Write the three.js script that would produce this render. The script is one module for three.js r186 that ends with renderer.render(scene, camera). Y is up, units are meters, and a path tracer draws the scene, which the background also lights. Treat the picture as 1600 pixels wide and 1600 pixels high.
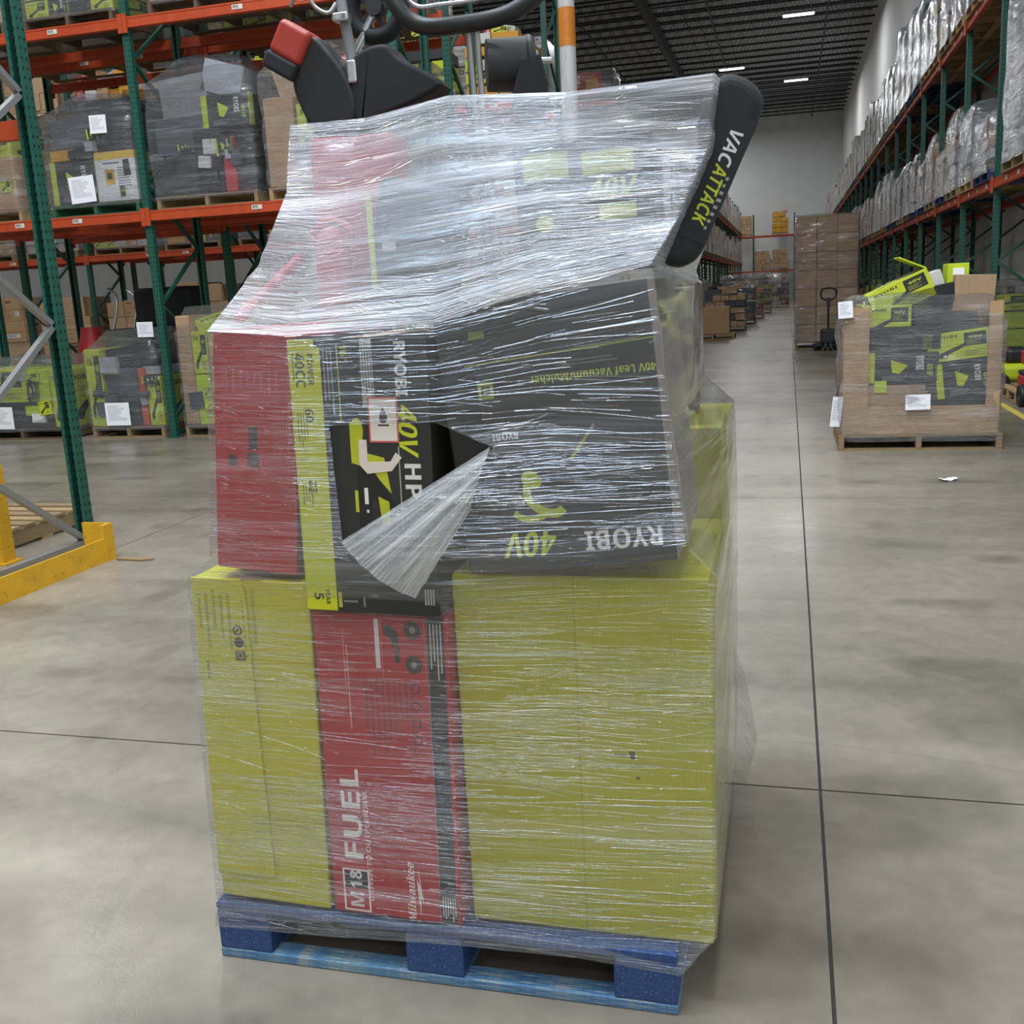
import * as THREE from 'three';
import { RoundedBoxGeometry } from 'three/addons/geometries/RoundedBoxGeometry.js';
import { mergeGeometries } from 'three/addons/utils/BufferGeometryUtils.js';
import { RectAreaLightUniformsLib } from 'three/addons/lights/RectAreaLightUniformsLib.js';

// ------------------------------------------------------------------ camera, exposure
const scene = new THREE.Scene();
const camera = new THREE.PerspectiveCamera(53.13, 1, 0.05, 200);
camera.position.set(0, 1.5, 0);
camera.rotation.set(-0.2099, 0.2686, -0.05195, 'YXZ');
const renderer = new THREE.WebGLRenderer({ antialias: true });
renderer.toneMapping = THREE.LinearToneMapping;
renderer.toneMappingExposure = 1.07;
renderer.shadowMap.enabled = true;
scene.background = new THREE.Color(0x000000);
RectAreaLightUniformsLib.init();
const LAMP_POWER = 165, LAMP_GLOW = 6, SKYLIGHT = 24;
const CEILING = 13.0, LAMP_Y = 12.35, WALL_X = 3.75, BACK_Z = -82;

// ------------------------------------------------------------------ helpers
let seed = 20240611;
const rnd = () => { seed = (seed + 0x6d2b79f5) | 0; let t = Math.imul(seed ^ (seed >>> 15), 1 | seed); t = (t + Math.imul(t ^ (t >>> 7), 61 | t)) ^ t; return ((t ^ (t >>> 14)) >>> 0) / 4294967296; };
const rr = (a, b) => a + (b - a) * rnd();
const pick = (list) => list[Math.floor(rnd() * list.length)];
const V = (x, y, z) => new THREE.Vector3(x, y, z);
const taken = {};
function numbered(name) { const n = taken[name] = (taken[name] ?? -1) + 1; return n ? name + '_' + String(n).padStart(3, '0') : name; }
function part(name, geometry, material, parent, label) {
  const m = new THREE.Mesh(geometry, material); m.name = name; m.castShadow = m.receiveShadow = true; parent.add(m);
  if (label) m.userData.label = label;
  return m;
}
function tag(o, label, category, group) { o.userData.label = label; o.userData.category = category; if (group) o.userData.group = group; return o; }
function thing(name, label, category, at = [0, 0, 0], turn = 0, group) {
  const o = new THREE.Group(); o.name = numbered(name); o.position.set(...at); o.rotation.y = turn; scene.add(o);
  return tag(o, label, category, group);
}
function struct(name, geometry, material) { const m = part(name, geometry, material, scene); m.userData.kind = 'structure'; return m; }
function copyOf(o, at, turn = 0, label, group) {
  const c = o.clone(); c.name = numbered(o.userData.base ?? o.name.replace(/_\d{3}$/, '')); c.position.set(...at); c.rotation.y = turn; scene.add(c);
  c.userData = { ...o.userData }; if (label) c.userData.label = label; if (group) c.userData.group = group;
  return c;
}
// a box whose uv are metres, centred at x, y, z
function bx(w, h, d, x = 0, y = 0, z = 0) {
  const g = new THREE.BoxGeometry(w, h, d), uv = g.attributes.uv, n = g.attributes.normal;
  for (let i = 0; i < uv.count; i++) {
    const a = Math.abs(n.getX(i)) > 0.5 ? [d, h] : Math.abs(n.getY(i)) > 0.5 ? [w, d] : [w, h];
    uv.setXY(i, uv.getX(i) * a[0] + x + z * 0.37, uv.getY(i) * a[1] + y);
  }
  return g.translate(x, y, z);
}
const rbx = (w, h, d, r = 0.006, s = 1) => new RoundedBoxGeometry(w, h, d, s, r);
function merge(list) { return mergeGeometries(list.map((g) => { const n = g.index ? g.toNonIndexed() : g.clone(); for (const k of Object.keys(n.attributes)) if (!['position', 'normal', 'uv'].includes(k)) n.deleteAttribute(k); n.groups = []; return n; })); }
function bar(p, q, w, h) {   // square bar from p to q
  const d = q.clone().sub(p), l = d.length(), g = bx(w, l, h);
  return g.applyQuaternion(new THREE.Quaternion().setFromUnitVectors(V(0, 1, 0), d.normalize())).translate((p.x + q.x) / 2, (p.y + q.y) / 2, (p.z + q.z) / 2);
}
function rod(p, q, r, r2 = r, n = 12) {
  const d = q.clone().sub(p), g = new THREE.CylinderGeometry(r2, r, d.length(), n);
  return g.applyQuaternion(new THREE.Quaternion().setFromUnitVectors(V(0, 1, 0), d.normalize())).translate((p.x + q.x) / 2, (p.y + q.y) / 2, (p.z + q.z) / 2);
}
const tube = (pts, r, n = 40, k = 8) => new THREE.TubeGeometry(new THREE.CatmullRomCurve3(pts.map((p) => V(...p))), n, r, k);
function outline(pts, depth, bevel = 0.004) {   // polygon in x, y pushed out along z, back face at z = 0
  const g = new THREE.ExtrudeGeometry(new THREE.Shape(pts.map((p) => new THREE.Vector2(...p))), { depth: depth - 2 * bevel, bevelEnabled: bevel > 0, bevelSize: bevel, bevelThickness: bevel, bevelOffset: -bevel, bevelSegments: 2, curveSegments: 8 });
  return g.translate(0, 0, bevel);
}
function smoothOutline(pts, depth, bevel = 0.01) {   // the same with a rounded closed contour
  const g = new THREE.ExtrudeGeometry(new THREE.Shape(new THREE.CatmullRomCurve3(pts.map((p) => V(p[0], p[1], 0)), true, 'centripetal').getPoints(pts.length * 5).slice(0, -1).map((p) => new THREE.Vector2(p.x, p.y))), { depth: depth - 2 * bevel, bevelEnabled: true, bevelSize: bevel, bevelThickness: bevel, bevelOffset: -bevel, bevelSegments: 4 });
  return g.translate(0, 0, bevel);
}
// value noise on a wrapping lattice
function lattice(n) { const a = new Float32Array(n * n).map(() => rnd()); return (x, y) => { const xi = Math.floor(x), yi = Math.floor(y), fx = x - xi, fy = y - yi, s = (t) => t * t * (3 - 2 * t), at = (i, j) => a[(((j % n) + n) % n) * n + (((i % n) + n) % n)], u = s(fx), v = s(fy); return (at(xi, yi) * (1 - u) + at(xi + 1, yi) * u) * (1 - v) + (at(xi, yi + 1) * (1 - u) + at(xi + 1, yi + 1) * u) * v; }; }
const N64 = lattice(64), N256 = lattice(256);
function canvas(w, h, draw) { const c = document.createElement('canvas'); c.width = w; c.height = h; draw(c.getContext('2d'), w, h); return c; }
function colorMap(w, h, draw, repeat) { const t = new THREE.CanvasTexture(canvas(w, h, draw)); t.colorSpace = THREE.SRGBColorSpace; t.magFilter = THREE.LinearFilter; if (repeat) { t.wrapS = t.wrapT = THREE.RepeatWrapping; t.repeat.set(...repeat); } return t; }
function dataMap(w, h, f, repeat, srgb) {
  const d = new Uint8Array(w * h * 4);
  for (let y = 0; y < h; y++) for (let x = 0; x < w; x++) { const v = f(x, y), o = (y * w + x) * 4; if (typeof v === 'number') d[o] = d[o + 1] = d[o + 2] = v; else { d[o] = v[0]; d[o + 1] = v[1]; d[o + 2] = v[2]; } d[o + 3] = 255; }
  const t = new THREE.DataTexture(d, w, h); t.magFilter = THREE.LinearFilter; t.wrapS = t.wrapT = THREE.MirroredRepeatWrapping; if (repeat) t.repeat.set(...repeat); if (srgb) t.colorSpace = THREE.SRGBColorSpace; t.needsUpdate = true; return t;
}
function grayMap(c, repeat) { const t = new THREE.CanvasTexture(c); t.magFilter = THREE.LinearFilter; t.wrapS = t.wrapT = THREE.MirroredRepeatWrapping; if (repeat) t.repeat.set(...repeat); return t; }
const std = (color, roughness = 0.6, extra = {}) => new THREE.MeshStandardMaterial({ color, roughness, ...extra });
const phys = (color, roughness, extra = {}) => new THREE.MeshPhysicalMaterial({ color, roughness, ...extra });
function ink(c, text, x, y, size, color, turn = 0, font = 'bold', family = 'sans-serif', stretch = 1) {   // text centred at x, y
  c.save(); c.translate(x, y); c.rotate(turn); c.scale(stretch, 1); c.font = font + ' ' + size + 'px ' + family; c.fillStyle = color; c.textAlign = 'center'; c.textBaseline = 'middle'; c.fillText(text, 0, 0); c.restore();
}
function fineLines(c, x, y, w, h, n, color, vertical) { c.fillStyle = color; for (let i = 0; i < n; i++) { const k = 0.45 + 0.55 * rnd(); if (vertical) c.fillRect(x + (i + 0.2) * w / n, y, w / n * 0.45, h * k); else c.fillRect(x, y + (i + 0.2) * h / n, w * k, h / n * 0.45); } }

// ------------------------------------------------------------------ textures and materials
const concreteBase = dataMap(1536, 1536, (x, y) => {
  const u = x / 1536, v = y / 1536;
  const big = N64(u * 4, v * 4) * 0.4 + N64(u * 8 + 3, v * 8) * 0.3 + N64(u * 16, v * 16 + 7) * 0.3, fine = N256(u * 128, v * 128) * 0.5 + N256(u * 256, v * 256) * 0.5;
  const drag = N64(u * 4 + 9, v * 32) * 0.6 + N64(u * 8 + 1, v * 64) * 0.4, spot = Math.max(0, N64(u * 32 + 11, v * 32) - 0.72) * 0.5;
  const k = 0.80 + 0.34 * (big - 0.5) + 0.11 * (fine - 0.5) + 0.16 * (drag - 0.5) - spot;
  return [165 * k, 153 * k, 135 * k].map((q) => Math.max(0, Math.min(255, q)));
}, null, true);
// tyre marks and scrapes over the trowelled grey
const concreteColor = colorMap(1536, 1536, (c, w, h) => {
  const im = c.createImageData(w, h); im.data.set(concreteBase.image.data); c.putImageData(im, 0, 0); c.lineCap = 'round';
  for (let i = 0; i < 46; i++) {
    const x = rnd() * w, y = rnd() * h, a = rnd() < 0.6 ? rr(-0.25, 0.25) : rr(-1.6, 1.6), l = rr(20, 260), bend = rr(-60, 60), t = rr(2, 8), al = rr(0.03, 0.1), p = rnd() < 0.4;
    for (const [dx, dy] of [[0, 0], [w, 0], [-w, 0], [0, h], [0, -h]]) for (const o of p ? [0, 26] : [0]) { c.strokeStyle = 'rgba(58,54,48,' + al + ')'; c.lineWidth = t; c.beginPath(); c.moveTo(x + dx, y + dy + o); c.quadraticCurveTo(x + dx + Math.cos(a) * l / 2, y + dy + o + Math.sin(a) * l / 2 + bend, x + dx + Math.cos(a) * l, y + dy + o + Math.sin(a) * l); c.stroke(); }
  }
}, [1 / 8.7, 1 / 8.7]);
concreteColor.wrapS = concreteColor.wrapT = THREE.MirroredRepeatWrapping;
const concreteRough = dataMap(768, 768, (x, y) => { const u = x / 768, v = y / 768; return 255 * Math.min(1, 0.55 + 0.5 * (N64(u * 8, v * 8) * 0.5 + N64(u * 16, v * 16) * 0.3 + N256(u * 64, v * 64) * 0.2)); }, [1 / 8.7, 1 / 8.7]);
const concreteBump = dataMap(512, 512, (x, y) => 255 * (0.6 * N64(x / 8, y / 8) + 0.4 * N256(x / 2, y / 2)), [1 / 1.1, 1 / 1.1]);
const M = {};
M.concrete = phys(0xffffff, 0.42, { map: concreteColor, roughnessMap: concreteRough, bumpMap: concreteBump, bumpScale: 0.0004, specularIntensity: 1 });
M.filler = std(0x3b3935, 0.9);
const plaster = dataMap(256, 256, (x, y) => 235 + 20 * (N64(x / 32, y / 32) - 0.5) + 8 * (N256(x / 2, y / 2) - 0.5), [0.2, 0.2]);
M.wallWhite = std(0xececea, 0.85, { map: plaster });
M.wallGrey = std(0xe4e7e6, 0.85, { map: plaster });
M.deck = std(0xdcdee0, 0.6, { metalness: 0.2 });
M.joist = std(0x34363a, 0.6);
M.joistWeb = std(0x75777b, 0.6);
M.skylight = std(0x222222, 0.5, { emissive: new THREE.Color(0.55, 0.76, 1.0), emissiveIntensity: 8 });
M.lamp = std(0x111111, 0.5, { emissive: new THREE.Color(0.96, 0.98, 1.0), emissiveIntensity: LAMP_GLOW });
M.housing = std(0x9a9ca0, 0.5, { metalness: 0.4 });
const holes = colorMap(64, 64, (c) => { c.fillStyle = '#ffffff'; c.fillRect(0, 0, 64, 64); for (const x of [16, 48]) { c.fillStyle = '#20302a'; c.beginPath(); c.ellipse(x, 30, 6, 11, 0, 0, 7); c.fill(); c.fillStyle = '#d9e6df'; c.fillRect(x - 5, 40, 10, 4); } }, [1 / 0.08, 1 / 0.055]);
M.green = std(0x1b5343, 0.5, { map: holes });
M.greenPlain = std(0x1a4d3e, 0.5);
M.greenDark = std(0x17392f, 0.55);
M.galv = std(0x9b9c9a, 0.4, { metalness: 0.6 });
const scuffed = dataMap(256, 256, (x, y) => { const s = N64(x / 10, y / 4) * 0.6 + N256(x / 3, y / 3) * 0.4; return s > 0.74 ? 175 : 255 - 40 * (N64(x / 24, y / 24)); }, [1.2, 1.2]);
M.orange = std(0xbc471f, 0.5, { map: scuffed });
M.yellow = std(0xd9a51d, 0.5, { map: scuffed });
const grain = dataMap(256, 256, (x, y) => { const g = N64(x / 20, y / 2.2) * 0.6 + N256(x / 5, y) * 0.4; return 190 + 75 * (g - 0.5); }, [1.6, 4]);
const grainUp = grain.clone(); grainUp.rotation = Math.PI / 2;
M.wood = std(0xb99a6b, 0.8, { map: grain, bumpMap: grain, bumpScale: 0.0008 });
M.wood2 = std(0x9c8460, 0.85, { map: grain, bumpMap: grain, bumpScale: 0.0008 });
M.woodDark = std(0x6e5a44, 0.85, { map: grain });
M.palletGreen = std(0x2c6a45, 0.75, { map: grain });
const chipped = dataMap(512, 512, (x, y) => { const g = N64(x / 26, y / 3) * 0.5 + N256(x / 5, y / 2) * 0.5, w = N64(x / 14 + 5, y / 9) * 0.7 + N256(x / 4, y / 4) * 0.3; if (w > 0.83) return [196, 170, 128]; if (w > 0.74) return [92, 136, 160]; const k = 0.8 + 0.45 * (g - 0.5); return [28 * k, 72 * k, 138 * k]; }, [1.7, 3.5], true);
M.blue = std(0xffffff, 0.6, { map: chipped });
const worn = dataMap(512, 128, (x, y) => { const w = N64(x / 22, y / 9 + 3) * 0.7 + N256(x / 4, y / 4) * 0.3; const k = 0.85 + 0.3 * N64(x / 8, y / 2); if (w > 0.72) return [190, 176, 138]; if (w > 0.45) return [104 * k, 138 * k, 152 * k]; return [40 * k, 92 * k, 142 * k]; }, [1.3, 4], true);
M.blueWorn = std(0xffffff, 0.65, { map: worn });
const fluted = dataMap(256, 256, (x, y) => 225 + 14 * Math.sin(x * Math.PI / 4) * 0.5 + 34 * (N64(x / 26, y / 26) - 0.5) + 12 * (N256(x, y) - 0.5), [1.4, 1.4]);
M.kraft = std(0xb8956d, 0.8, { map: fluted });
M.kraft2 = std(0xa98a68, 0.8, { map: fluted });
M.kraftLight = std(0xbfa07c, 0.8, { map: fluted });
M.black = std(0x1c1c1e, 0.5);
M.blackMatte = std(0x17181b, 0.75);
M.charcoal = std(0x2b2b2d, 0.6);
M.chrome = std(0xc4c6c8, 0.22, { metalness: 0.9 });
M.grey = std(0x7d7e80, 0.5);
M.red = std(0xb0242a, 0.5);
M.redTool = std(0xa3372a, 0.45);
M.lime = std(0xb6c41c, 0.6);
M.white = std(0xe8e8e6, 0.7);
M.whitePaint = std(0xcfcdc8, 0.5, { map: scuffed });
M.sticker = std(0xffffff, 0.6, { map: colorMap(128, 48, (c) => { c.fillStyle = '#d8cfbf'; c.fillRect(0, 0, 128, 48); c.fillStyle = '#3a3430'; for (let x = 8; x < 78; x += 4) if (rnd() > 0.4) c.fillRect(x, 8, 2 + 2 * rnd(), 22); fineLines(c, 8, 34, 100, 8, 2, '#55504a'); }) });
M.paper = std(0xffffff, 0.8, { map: colorMap(128, 160, (c) => { c.fillStyle = '#f1f0f1'; c.fillRect(0, 0, 128, 160); fineLines(c, 14, 18, 98, 110, 14, '#b9b8ba'); }) });

// stretch film: haze of cling and layers, and ridges of folds, streaked along u; both tile
function filmMaps({ haze, tilt, size, ridges, calm = 0.5, wide = 1 }) {
  const H = canvas(size, size, (c, w, h) => {
    const im = c.createImageData(w, h);
    for (let y = 0; y < h; y++) { const v = y / h; for (let x = 0; x < w; x++) {
      const u = x / w, patch = N64(u * 4 + 2, v * 8), band = N64(u * 2, v * 32) * 0.55 + N256(u * 8, v * 256) * 0.45;
      const k = 255 * (1 - haze * (0.35 + 2.2 * Math.max(0, band - 0.42) * (0.25 + patch * 1.3)));
      const o = (y * w + x) * 4; im.data[o] = im.data[o + 1] = im.data[o + 2] = Math.max(30, Math.min(252, k)); im.data[o + 3] = 255;
    } }
    c.putImageData(im, 0, 0);
  });
  const B = canvas(size, size, (c, w, h) => { const im = c.createImageData(w, h); for (let y = 0; y < h; y++) { const v = y / h; for (let x = 0; x < w; x++) { const u = x / w, k = 128 + 46 * (N64(u * 4 + 1, v * 16) - 0.5) + 40 * (N64(u * 8 + 5, v * 32) - 0.5), o = (y * w + x) * 4; im.data[o] = im.data[o + 1] = im.data[o + 2] = k; im.data[o + 3] = 255; } } c.putImageData(im, 0, 0); });
  const hc = H.getContext('2d'), bc = B.getContext('2d'), q = size / 1024 * wide;
  for (let i = 0; i < ridges; i++) {
    const x = rnd() * size, y = rnd() * size, p = N64(x / size * 4 + 2, (1 - y / size) * 8); if (p < calm && rnd() < 0.85) continue;
    const crumple = rnd() < 0.35, l = size * (crumple ? rr(0.006, 0.03) : rr(0.03, 0.3)), s = (rnd() - 0.5) * tilt * (crumple ? 6 : rnd() < 0.1 ? 4 : 1), wd = q * rr(0.7, crumple ? 2.2 : rnd() < 0.05 ? 5 : 1.7), b = rnd() < 0.62 ? 255 : 0, al = rr(0.12, 0.55);
    for (const [dx, dy] of [[0, 0], [-size, 0], [0, size], [0, -size]]) for (const [k, style] of [[bc, 'rgba(' + b + ',' + b + ',' + b + ',' + al + ')'], [hc, 'rgba(0,0,0,' + al * haze * 0.6 + ')']]) { k.strokeStyle = style; k.lineWidth = wd; k.beginPath(); k.moveTo(x + dx, y + dy); k.quadraticCurveTo(x + dx + l / 2, y + dy + l * s * 0.25, x + dx + l, y + dy + l * s); k.stroke(); }
  }
  return [H, B];
}
const [hazeA, bumpA] = filmMaps({ haze: 0.125, tilt: 0.12, size: 1600, ridges: 8500, calm: 0.5 }), [hazeB, bumpB] = filmMaps({ haze: 0.12, tilt: 0.3, size: 768, ridges: 1500, calm: 0.3, wide: 5 }), [hazeC, bumpC] = filmMaps({ haze: 0.42, tilt: 0.22, size: 1280, ridges: 5600, calm: 0.35 });
const filmMat = (haze, bump, repeat, bumpScale, color = 0xf2f3f5, roughness = 0.14) => phys(color, roughness, { transmission: 1, thickness: 0, ior: 1.5, transmissionMap: grayMap(haze, repeat), bumpMap: grayMap(bump, repeat), bumpScale, side: THREE.DoubleSide });
M.film = filmMat(hazeA, bumpA, [0.8, 0.8], 0.011, 0xf2f3f5, 0.17);
M.filmSide = filmMat(hazeA, bumpA, [0.8, 0.8], 0.0003, 0xeff0f2, 0.1);
M.filmTop = filmMat(hazeC, bumpC, [0.9, 0.9], 0.006, 0xf0f2f6, 0.22);
M.filmFlap = filmMat(hazeC, bumpC, [1.2, 1.2], 0.002, 0xf0f0ee, 0.25);
M.filmLoad = filmMat(hazeB, bumpB, [0.9, 1.0], 0.045, 0xeff0f2, 0.14);
M.filmHeavy = filmMat(hazeC, bumpB, [0.9, 1.0], 0.045, 0xdcdde2, 0.2);

// box prints
const LIME = '#b9c122', DARK = '#222224';
const prints = {
  limeTool: colorMap(256, 256, (c) => { c.fillStyle = LIME; c.fillRect(0, 0, 256, 256); c.fillStyle = DARK; c.fillRect(150, 20, 90, 120); c.beginPath(); c.moveTo(40, 190); c.lineTo(150, 110); c.lineTo(165, 130); c.lineTo(60, 220); c.fill(); c.beginPath(); c.arc(60, 205, 24, 0, 7); c.fill(); ink(c, 'RYOBI', 75, 40, 34, DARK); ink(c, '40V', 195, 60, 34, LIME); fineLines(c, 160, 84, 70, 46, 6, '#8a9030'); fineLines(c, 150, 180, 90, 50, 6, '#5a5d20'); }),
  darkTool: colorMap(256, 256, (c) => { c.fillStyle = '#27282a'; c.fillRect(0, 0, 256, 256); c.fillStyle = LIME; c.fillRect(0, 0, 34, 256); c.beginPath(); c.moveTo(90, 60); c.lineTo(150, 110); c.lineTo(120, 180); c.lineTo(95, 170); c.fill(); ink(c, 'RYOBI', 190, 90, 40, '#d8d6d0', Math.PI / 2); ink(c, '40V HP', 225, 150, 30, LIME, Math.PI / 2); fineLines(c, 60, 200, 90, 40, 5, '#8b8b88'); }),
  redTool: colorMap(256, 256, (c) => { c.fillStyle = '#a5222a'; c.fillRect(0, 0, 256, 256); c.fillStyle = '#1f1d1e'; c.fillRect(200, 0, 56, 256); ink(c, 'FUEL', 60, 90, 56, '#e6dfd8', -Math.PI / 2); c.fillStyle = '#2a2426'; c.beginPath(); c.ellipse(140, 150, 26, 50, 0.3, 0, 7); c.fill(); fineLines(c, 96, 30, 90, 60, 7, '#c9a29c'); }),
  whiteYellow: colorMap(256, 256, (c) => { c.fillStyle = '#d4d2cf'; c.fillRect(0, 0, 256, 256); c.fillStyle = '#d9b233'; c.fillRect(0, 0, 256, 40); c.fillStyle = '#c2981c'; c.fillRect(60, 90, 60, 80); c.fillStyle = '#333'; c.fillRect(74, 108, 30, 34); fineLines(c, 140, 80, 90, 120, 9, '#77757a'); fineLines(c, 50, 54, 150, 14, 1, '#3c4a60'); }),
  cartonPrint: colorMap(256, 256, (c) => { c.fillStyle = '#b08e68'; c.fillRect(0, 0, 256, 256); c.fillStyle = '#a27f59'; c.fillRect(0, 118, 256, 20); c.fillStyle = '#3b2f26'; for (const x of [30, 62, 94]) c.fillRect(x, 30, 22, 26); c.fillStyle = '#d9d5cf'; c.fillRect(160, 150, 70, 50); fineLines(c, 166, 156, 56, 38, 6, '#555'); fineLines(c, 30, 170, 90, 50, 5, '#7a6044'); }),
  greyCarton: colorMap(256, 256, (c) => { c.fillStyle = '#b9b5b3'; c.fillRect(0, 0, 256, 256); c.fillStyle = '#2f2e30'; c.fillRect(150, 36, 52, 46); c.fillStyle = '#c9c5c2'; c.fillRect(160, 46, 30, 26); c.fillStyle = '#8d8885'; c.fillRect(0, 126, 256, 5); fineLines(c, 40, 150, 130, 70, 7, '#908b88'); }),
  brownPlain: colorMap(128, 128, (c) => { c.fillStyle = '#b3946f'; c.fillRect(0, 0, 128, 128); c.fillStyle = '#97795a'; c.fillRect(0, 60, 128, 4); c.fillStyle = '#c3a67c'; c.fillRect(0, 40, 128, 12); fineLines(c, 20, 80, 60, 30, 4, '#77603f'); }),
};
for (const k of Object.keys(prints)) M[k] = std(0xffffff, 0.6, { map: prints[k] });
M.wrapGrey = phys(0xffffff, 0.5, { map: prints.greyCarton, clearcoat: 1, clearcoatRoughness: 0.2, bumpMap: grayMap(bumpB, [1, 1]), bumpScale: 0.02 });
M.wrapPale = phys(0xb9b7b6, 0.5, { clearcoat: 1, clearcoatRoughness: 0.2, bumpMap: grayMap(bumpB, [1.3, 1.1]), bumpScale: 0.02 });
M.wrapTan = phys(0xffffff, 0.5, { map: prints.cartonPrint, clearcoat: 1, clearcoatRoughness: 0.2, bumpMap: grayMap(bumpB, [0.8, 1.2]), bumpScale: 0.02 });
M.slate = std(0x4a4c52, 0.6); M.ivory = std(0xcac6c0, 0.7); M.silver = std(0x9d9ea2, 0.6); M.amber = std(0xc98f2a, 0.6); M.navy = std(0x24345c, 0.6);

// ------------------------------------------------------------------ the building
{
  const floor = new THREE.Group(); floor.name = 'floor'; floor.userData.kind = 'structure'; scene.add(floor);
  const xs = [-26, -21.65, -17.3, -12.95, -8.6, -4.25, 0.1, WALL_X], zs = [14.45, 10.1, 5.75, 1.4, -2.95];
  for (let z = -7.3; z > BACK_Z; z -= 4.35) zs.push(z);
  zs.push(BACK_Z);
  for (let i = 0; i < xs.length - 1; i++) for (let j = 0; j < zs.length - 1; j++) {
    const w = xs[i + 1] - xs[i] - 0.009, d = zs[j] - zs[j + 1] - 0.009, x = (xs[i] + xs[i + 1]) / 2, z = (zs[j] + zs[j + 1]) / 2, g = new THREE.BoxGeometry(w, 0.15, d), p = g.attributes.position, uv = g.attributes.uv;
    for (let k = 0; k < p.count; k++) uv.setXY(k, p.getX(k) + x, -(p.getZ(k) + z));
    part('slab', g.translate(x, -0.075, z), M.concrete, floor);
  }
  part('joint_filler', bx(WALL_X + 26, 0.1, 14.45 - BACK_Z, (WALL_X - 26) / 2, -0.062, (14.45 + BACK_Z) / 2), M.filler, floor);
  const midZ = (14.45 + BACK_Z) / 2, lenZ = 14.45 - BACK_Z;
  struct('wall_right', bx(0.3, CEILING + 1.1, lenZ, WALL_X + 0.15, CEILING / 2 + 0.5, midZ), M.wallWhite);
  struct('wall_left', bx(0.3, CEILING + 1.1, lenZ, -26.15, CEILING / 2 + 0.5, midZ), M.wallWhite);
  struct('wall_back', bx(30.4, CEILING + 1.1, 0.3, -11.1, CEILING / 2 + 0.5, BACK_Z - 0.15), M.wallGrey);
  struct('wall_front', bx(30.4, CEILING + 1.1, 0.3, -11.1, CEILING / 2 + 0.5, 14.6), M.wallWhite);
  // roof deck with ribs, and open web joists
  const ceiling = new THREE.Group(); ceiling.name = 'ceiling'; ceiling.userData.kind = 'structure'; scene.add(ceiling);
  part('roof_deck', bx(30.4, 0.2, lenZ + 0.4, -11.1, CEILING + 0.9, midZ), M.deck, ceiling);
  const rib = bx(30, 0.05, 0.09, -11.1, 0, 0);
  const ribs = []; for (let z = 14; z > BACK_Z; z -= 0.3) ribs.push(rib.clone().translate(0, CEILING + 0.78, z));
  part('deck_ribs', merge(ribs), M.deck, ceiling).userData.kind = 'stuff';
  const chords = merge([bx(29.8, 0.08, 0.12, -11.1, 0, 0), bx(29.8, 0.06, 0.12, -11.1, 0.66, 0)]), web = [];
  for (let x = -25.5; x < WALL_X - 0.8; x += 0.6) web.push(bar(V(x, 0, 0), V(x + 0.3, 0.66, 0), 0.025, 0.025), bar(V(x + 0.3, 0.66, 0), V(x + 0.6, 0, 0), 0.025, 0.025));
  const joist = merge(web);
  for (let z = 14, i = 0; z > BACK_Z + 0.3; z -= 1.6, i++) { const j = part('roof_joist', chords, M.joist, ceiling); j.position.set(0, CEILING + 0.08, z); part('joist_web', joist, M.joistWeb, j); }
  for (const x of [-9, -3.4, 1.6]) part('joist_bridging', bx(0.06, 0.06, 96, x, CEILING + 0.02, -34), M.joist, ceiling);
  part('roof_girder', bx(0.25, 0.55, 96, -5.9, CEILING - 0.1, -34), M.joist, ceiling);
}
// daylight panels in the roof above the load; the wrap mirrors their blue
[-5.2, -3.2, -1.2].forEach((x, i) => {
  const w = new THREE.Group(); w.name = 'window_' + (i + 1); w.userData.kind = 'structure'; w.position.set(x, CEILING + 0.76, -1); scene.add(w);
  part('skylight_frame', merge([bx(1.8, 0.06, 0.1, 0, 0, 1.65), bx(1.8, 0.06, 0.1, 0, 0, -1.65), bx(0.1, 0.06, 3.4, 0.85, 0, 0), bx(0.1, 0.06, 3.4, -0.85, 0, 0)]), M.galv, w);
  part('skylight_pane', bx(1.6, 0.02, 3.2, 0, 0, 0), M.skylight, w);
  const l = new THREE.RectAreaLight(new THREE.Color(0.55, 0.76, 1.0), SKYLIGHT, 1.6, 3.2); l.position.set(0, -0.06, 0); l.rotation.x = -Math.PI / 2; l.name = 'skylight_light'; w.add(l);
});
// high bay lights
function highBay(x, z, label) {
  const t = thing('high_bay_light', label, 'light', [x, LAMP_Y, z], 0, 'high bay lights under the roof');
  part('housing', rbx(1.34, 0.07, 0.46, 0.02), M.housing, t);
  part('diffuser', bx(1.25, 0.02, 0.38, 0, -0.045, 0), M.lamp, t);
  for (const s of [-0.5, 0.5]) part('hanger', rod(V(s, 0.03, 0), V(s, CEILING + 0.78 - LAMP_Y, 0), 0.012, 0.012, 6), M.housing, t);
  const l = new THREE.RectAreaLight(new THREE.Color(0.96, 0.98, 1.0), LAMP_POWER, 1.25, 0.38);
  l.position.set(0, -0.07, 0); l.lookAt(0, -5, 0); l.name = 'lamp_light'; t.add(l);
}
for (const z of [-63, -48, -5, 0.5, 6]) highBay(0.35, z, 'glowing rectangular high bay light hanging above the open aisle');
for (const z of [-73, -58, -38, -14, -4.5, -0.5, 4, 9]) highBay(-2.9, z, 'glowing rectangular high bay light hanging beside the ends of the rack rows');
for (const [x, z] of [[-7, -77], [-8.8, -60], [-8.8, -15.6], [-8.8, -7], [-8.8, 1], [-14.8, -15.6]]) highBay(x, z, 'glowing rectangular high bay light hanging above the green rack rows');

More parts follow.
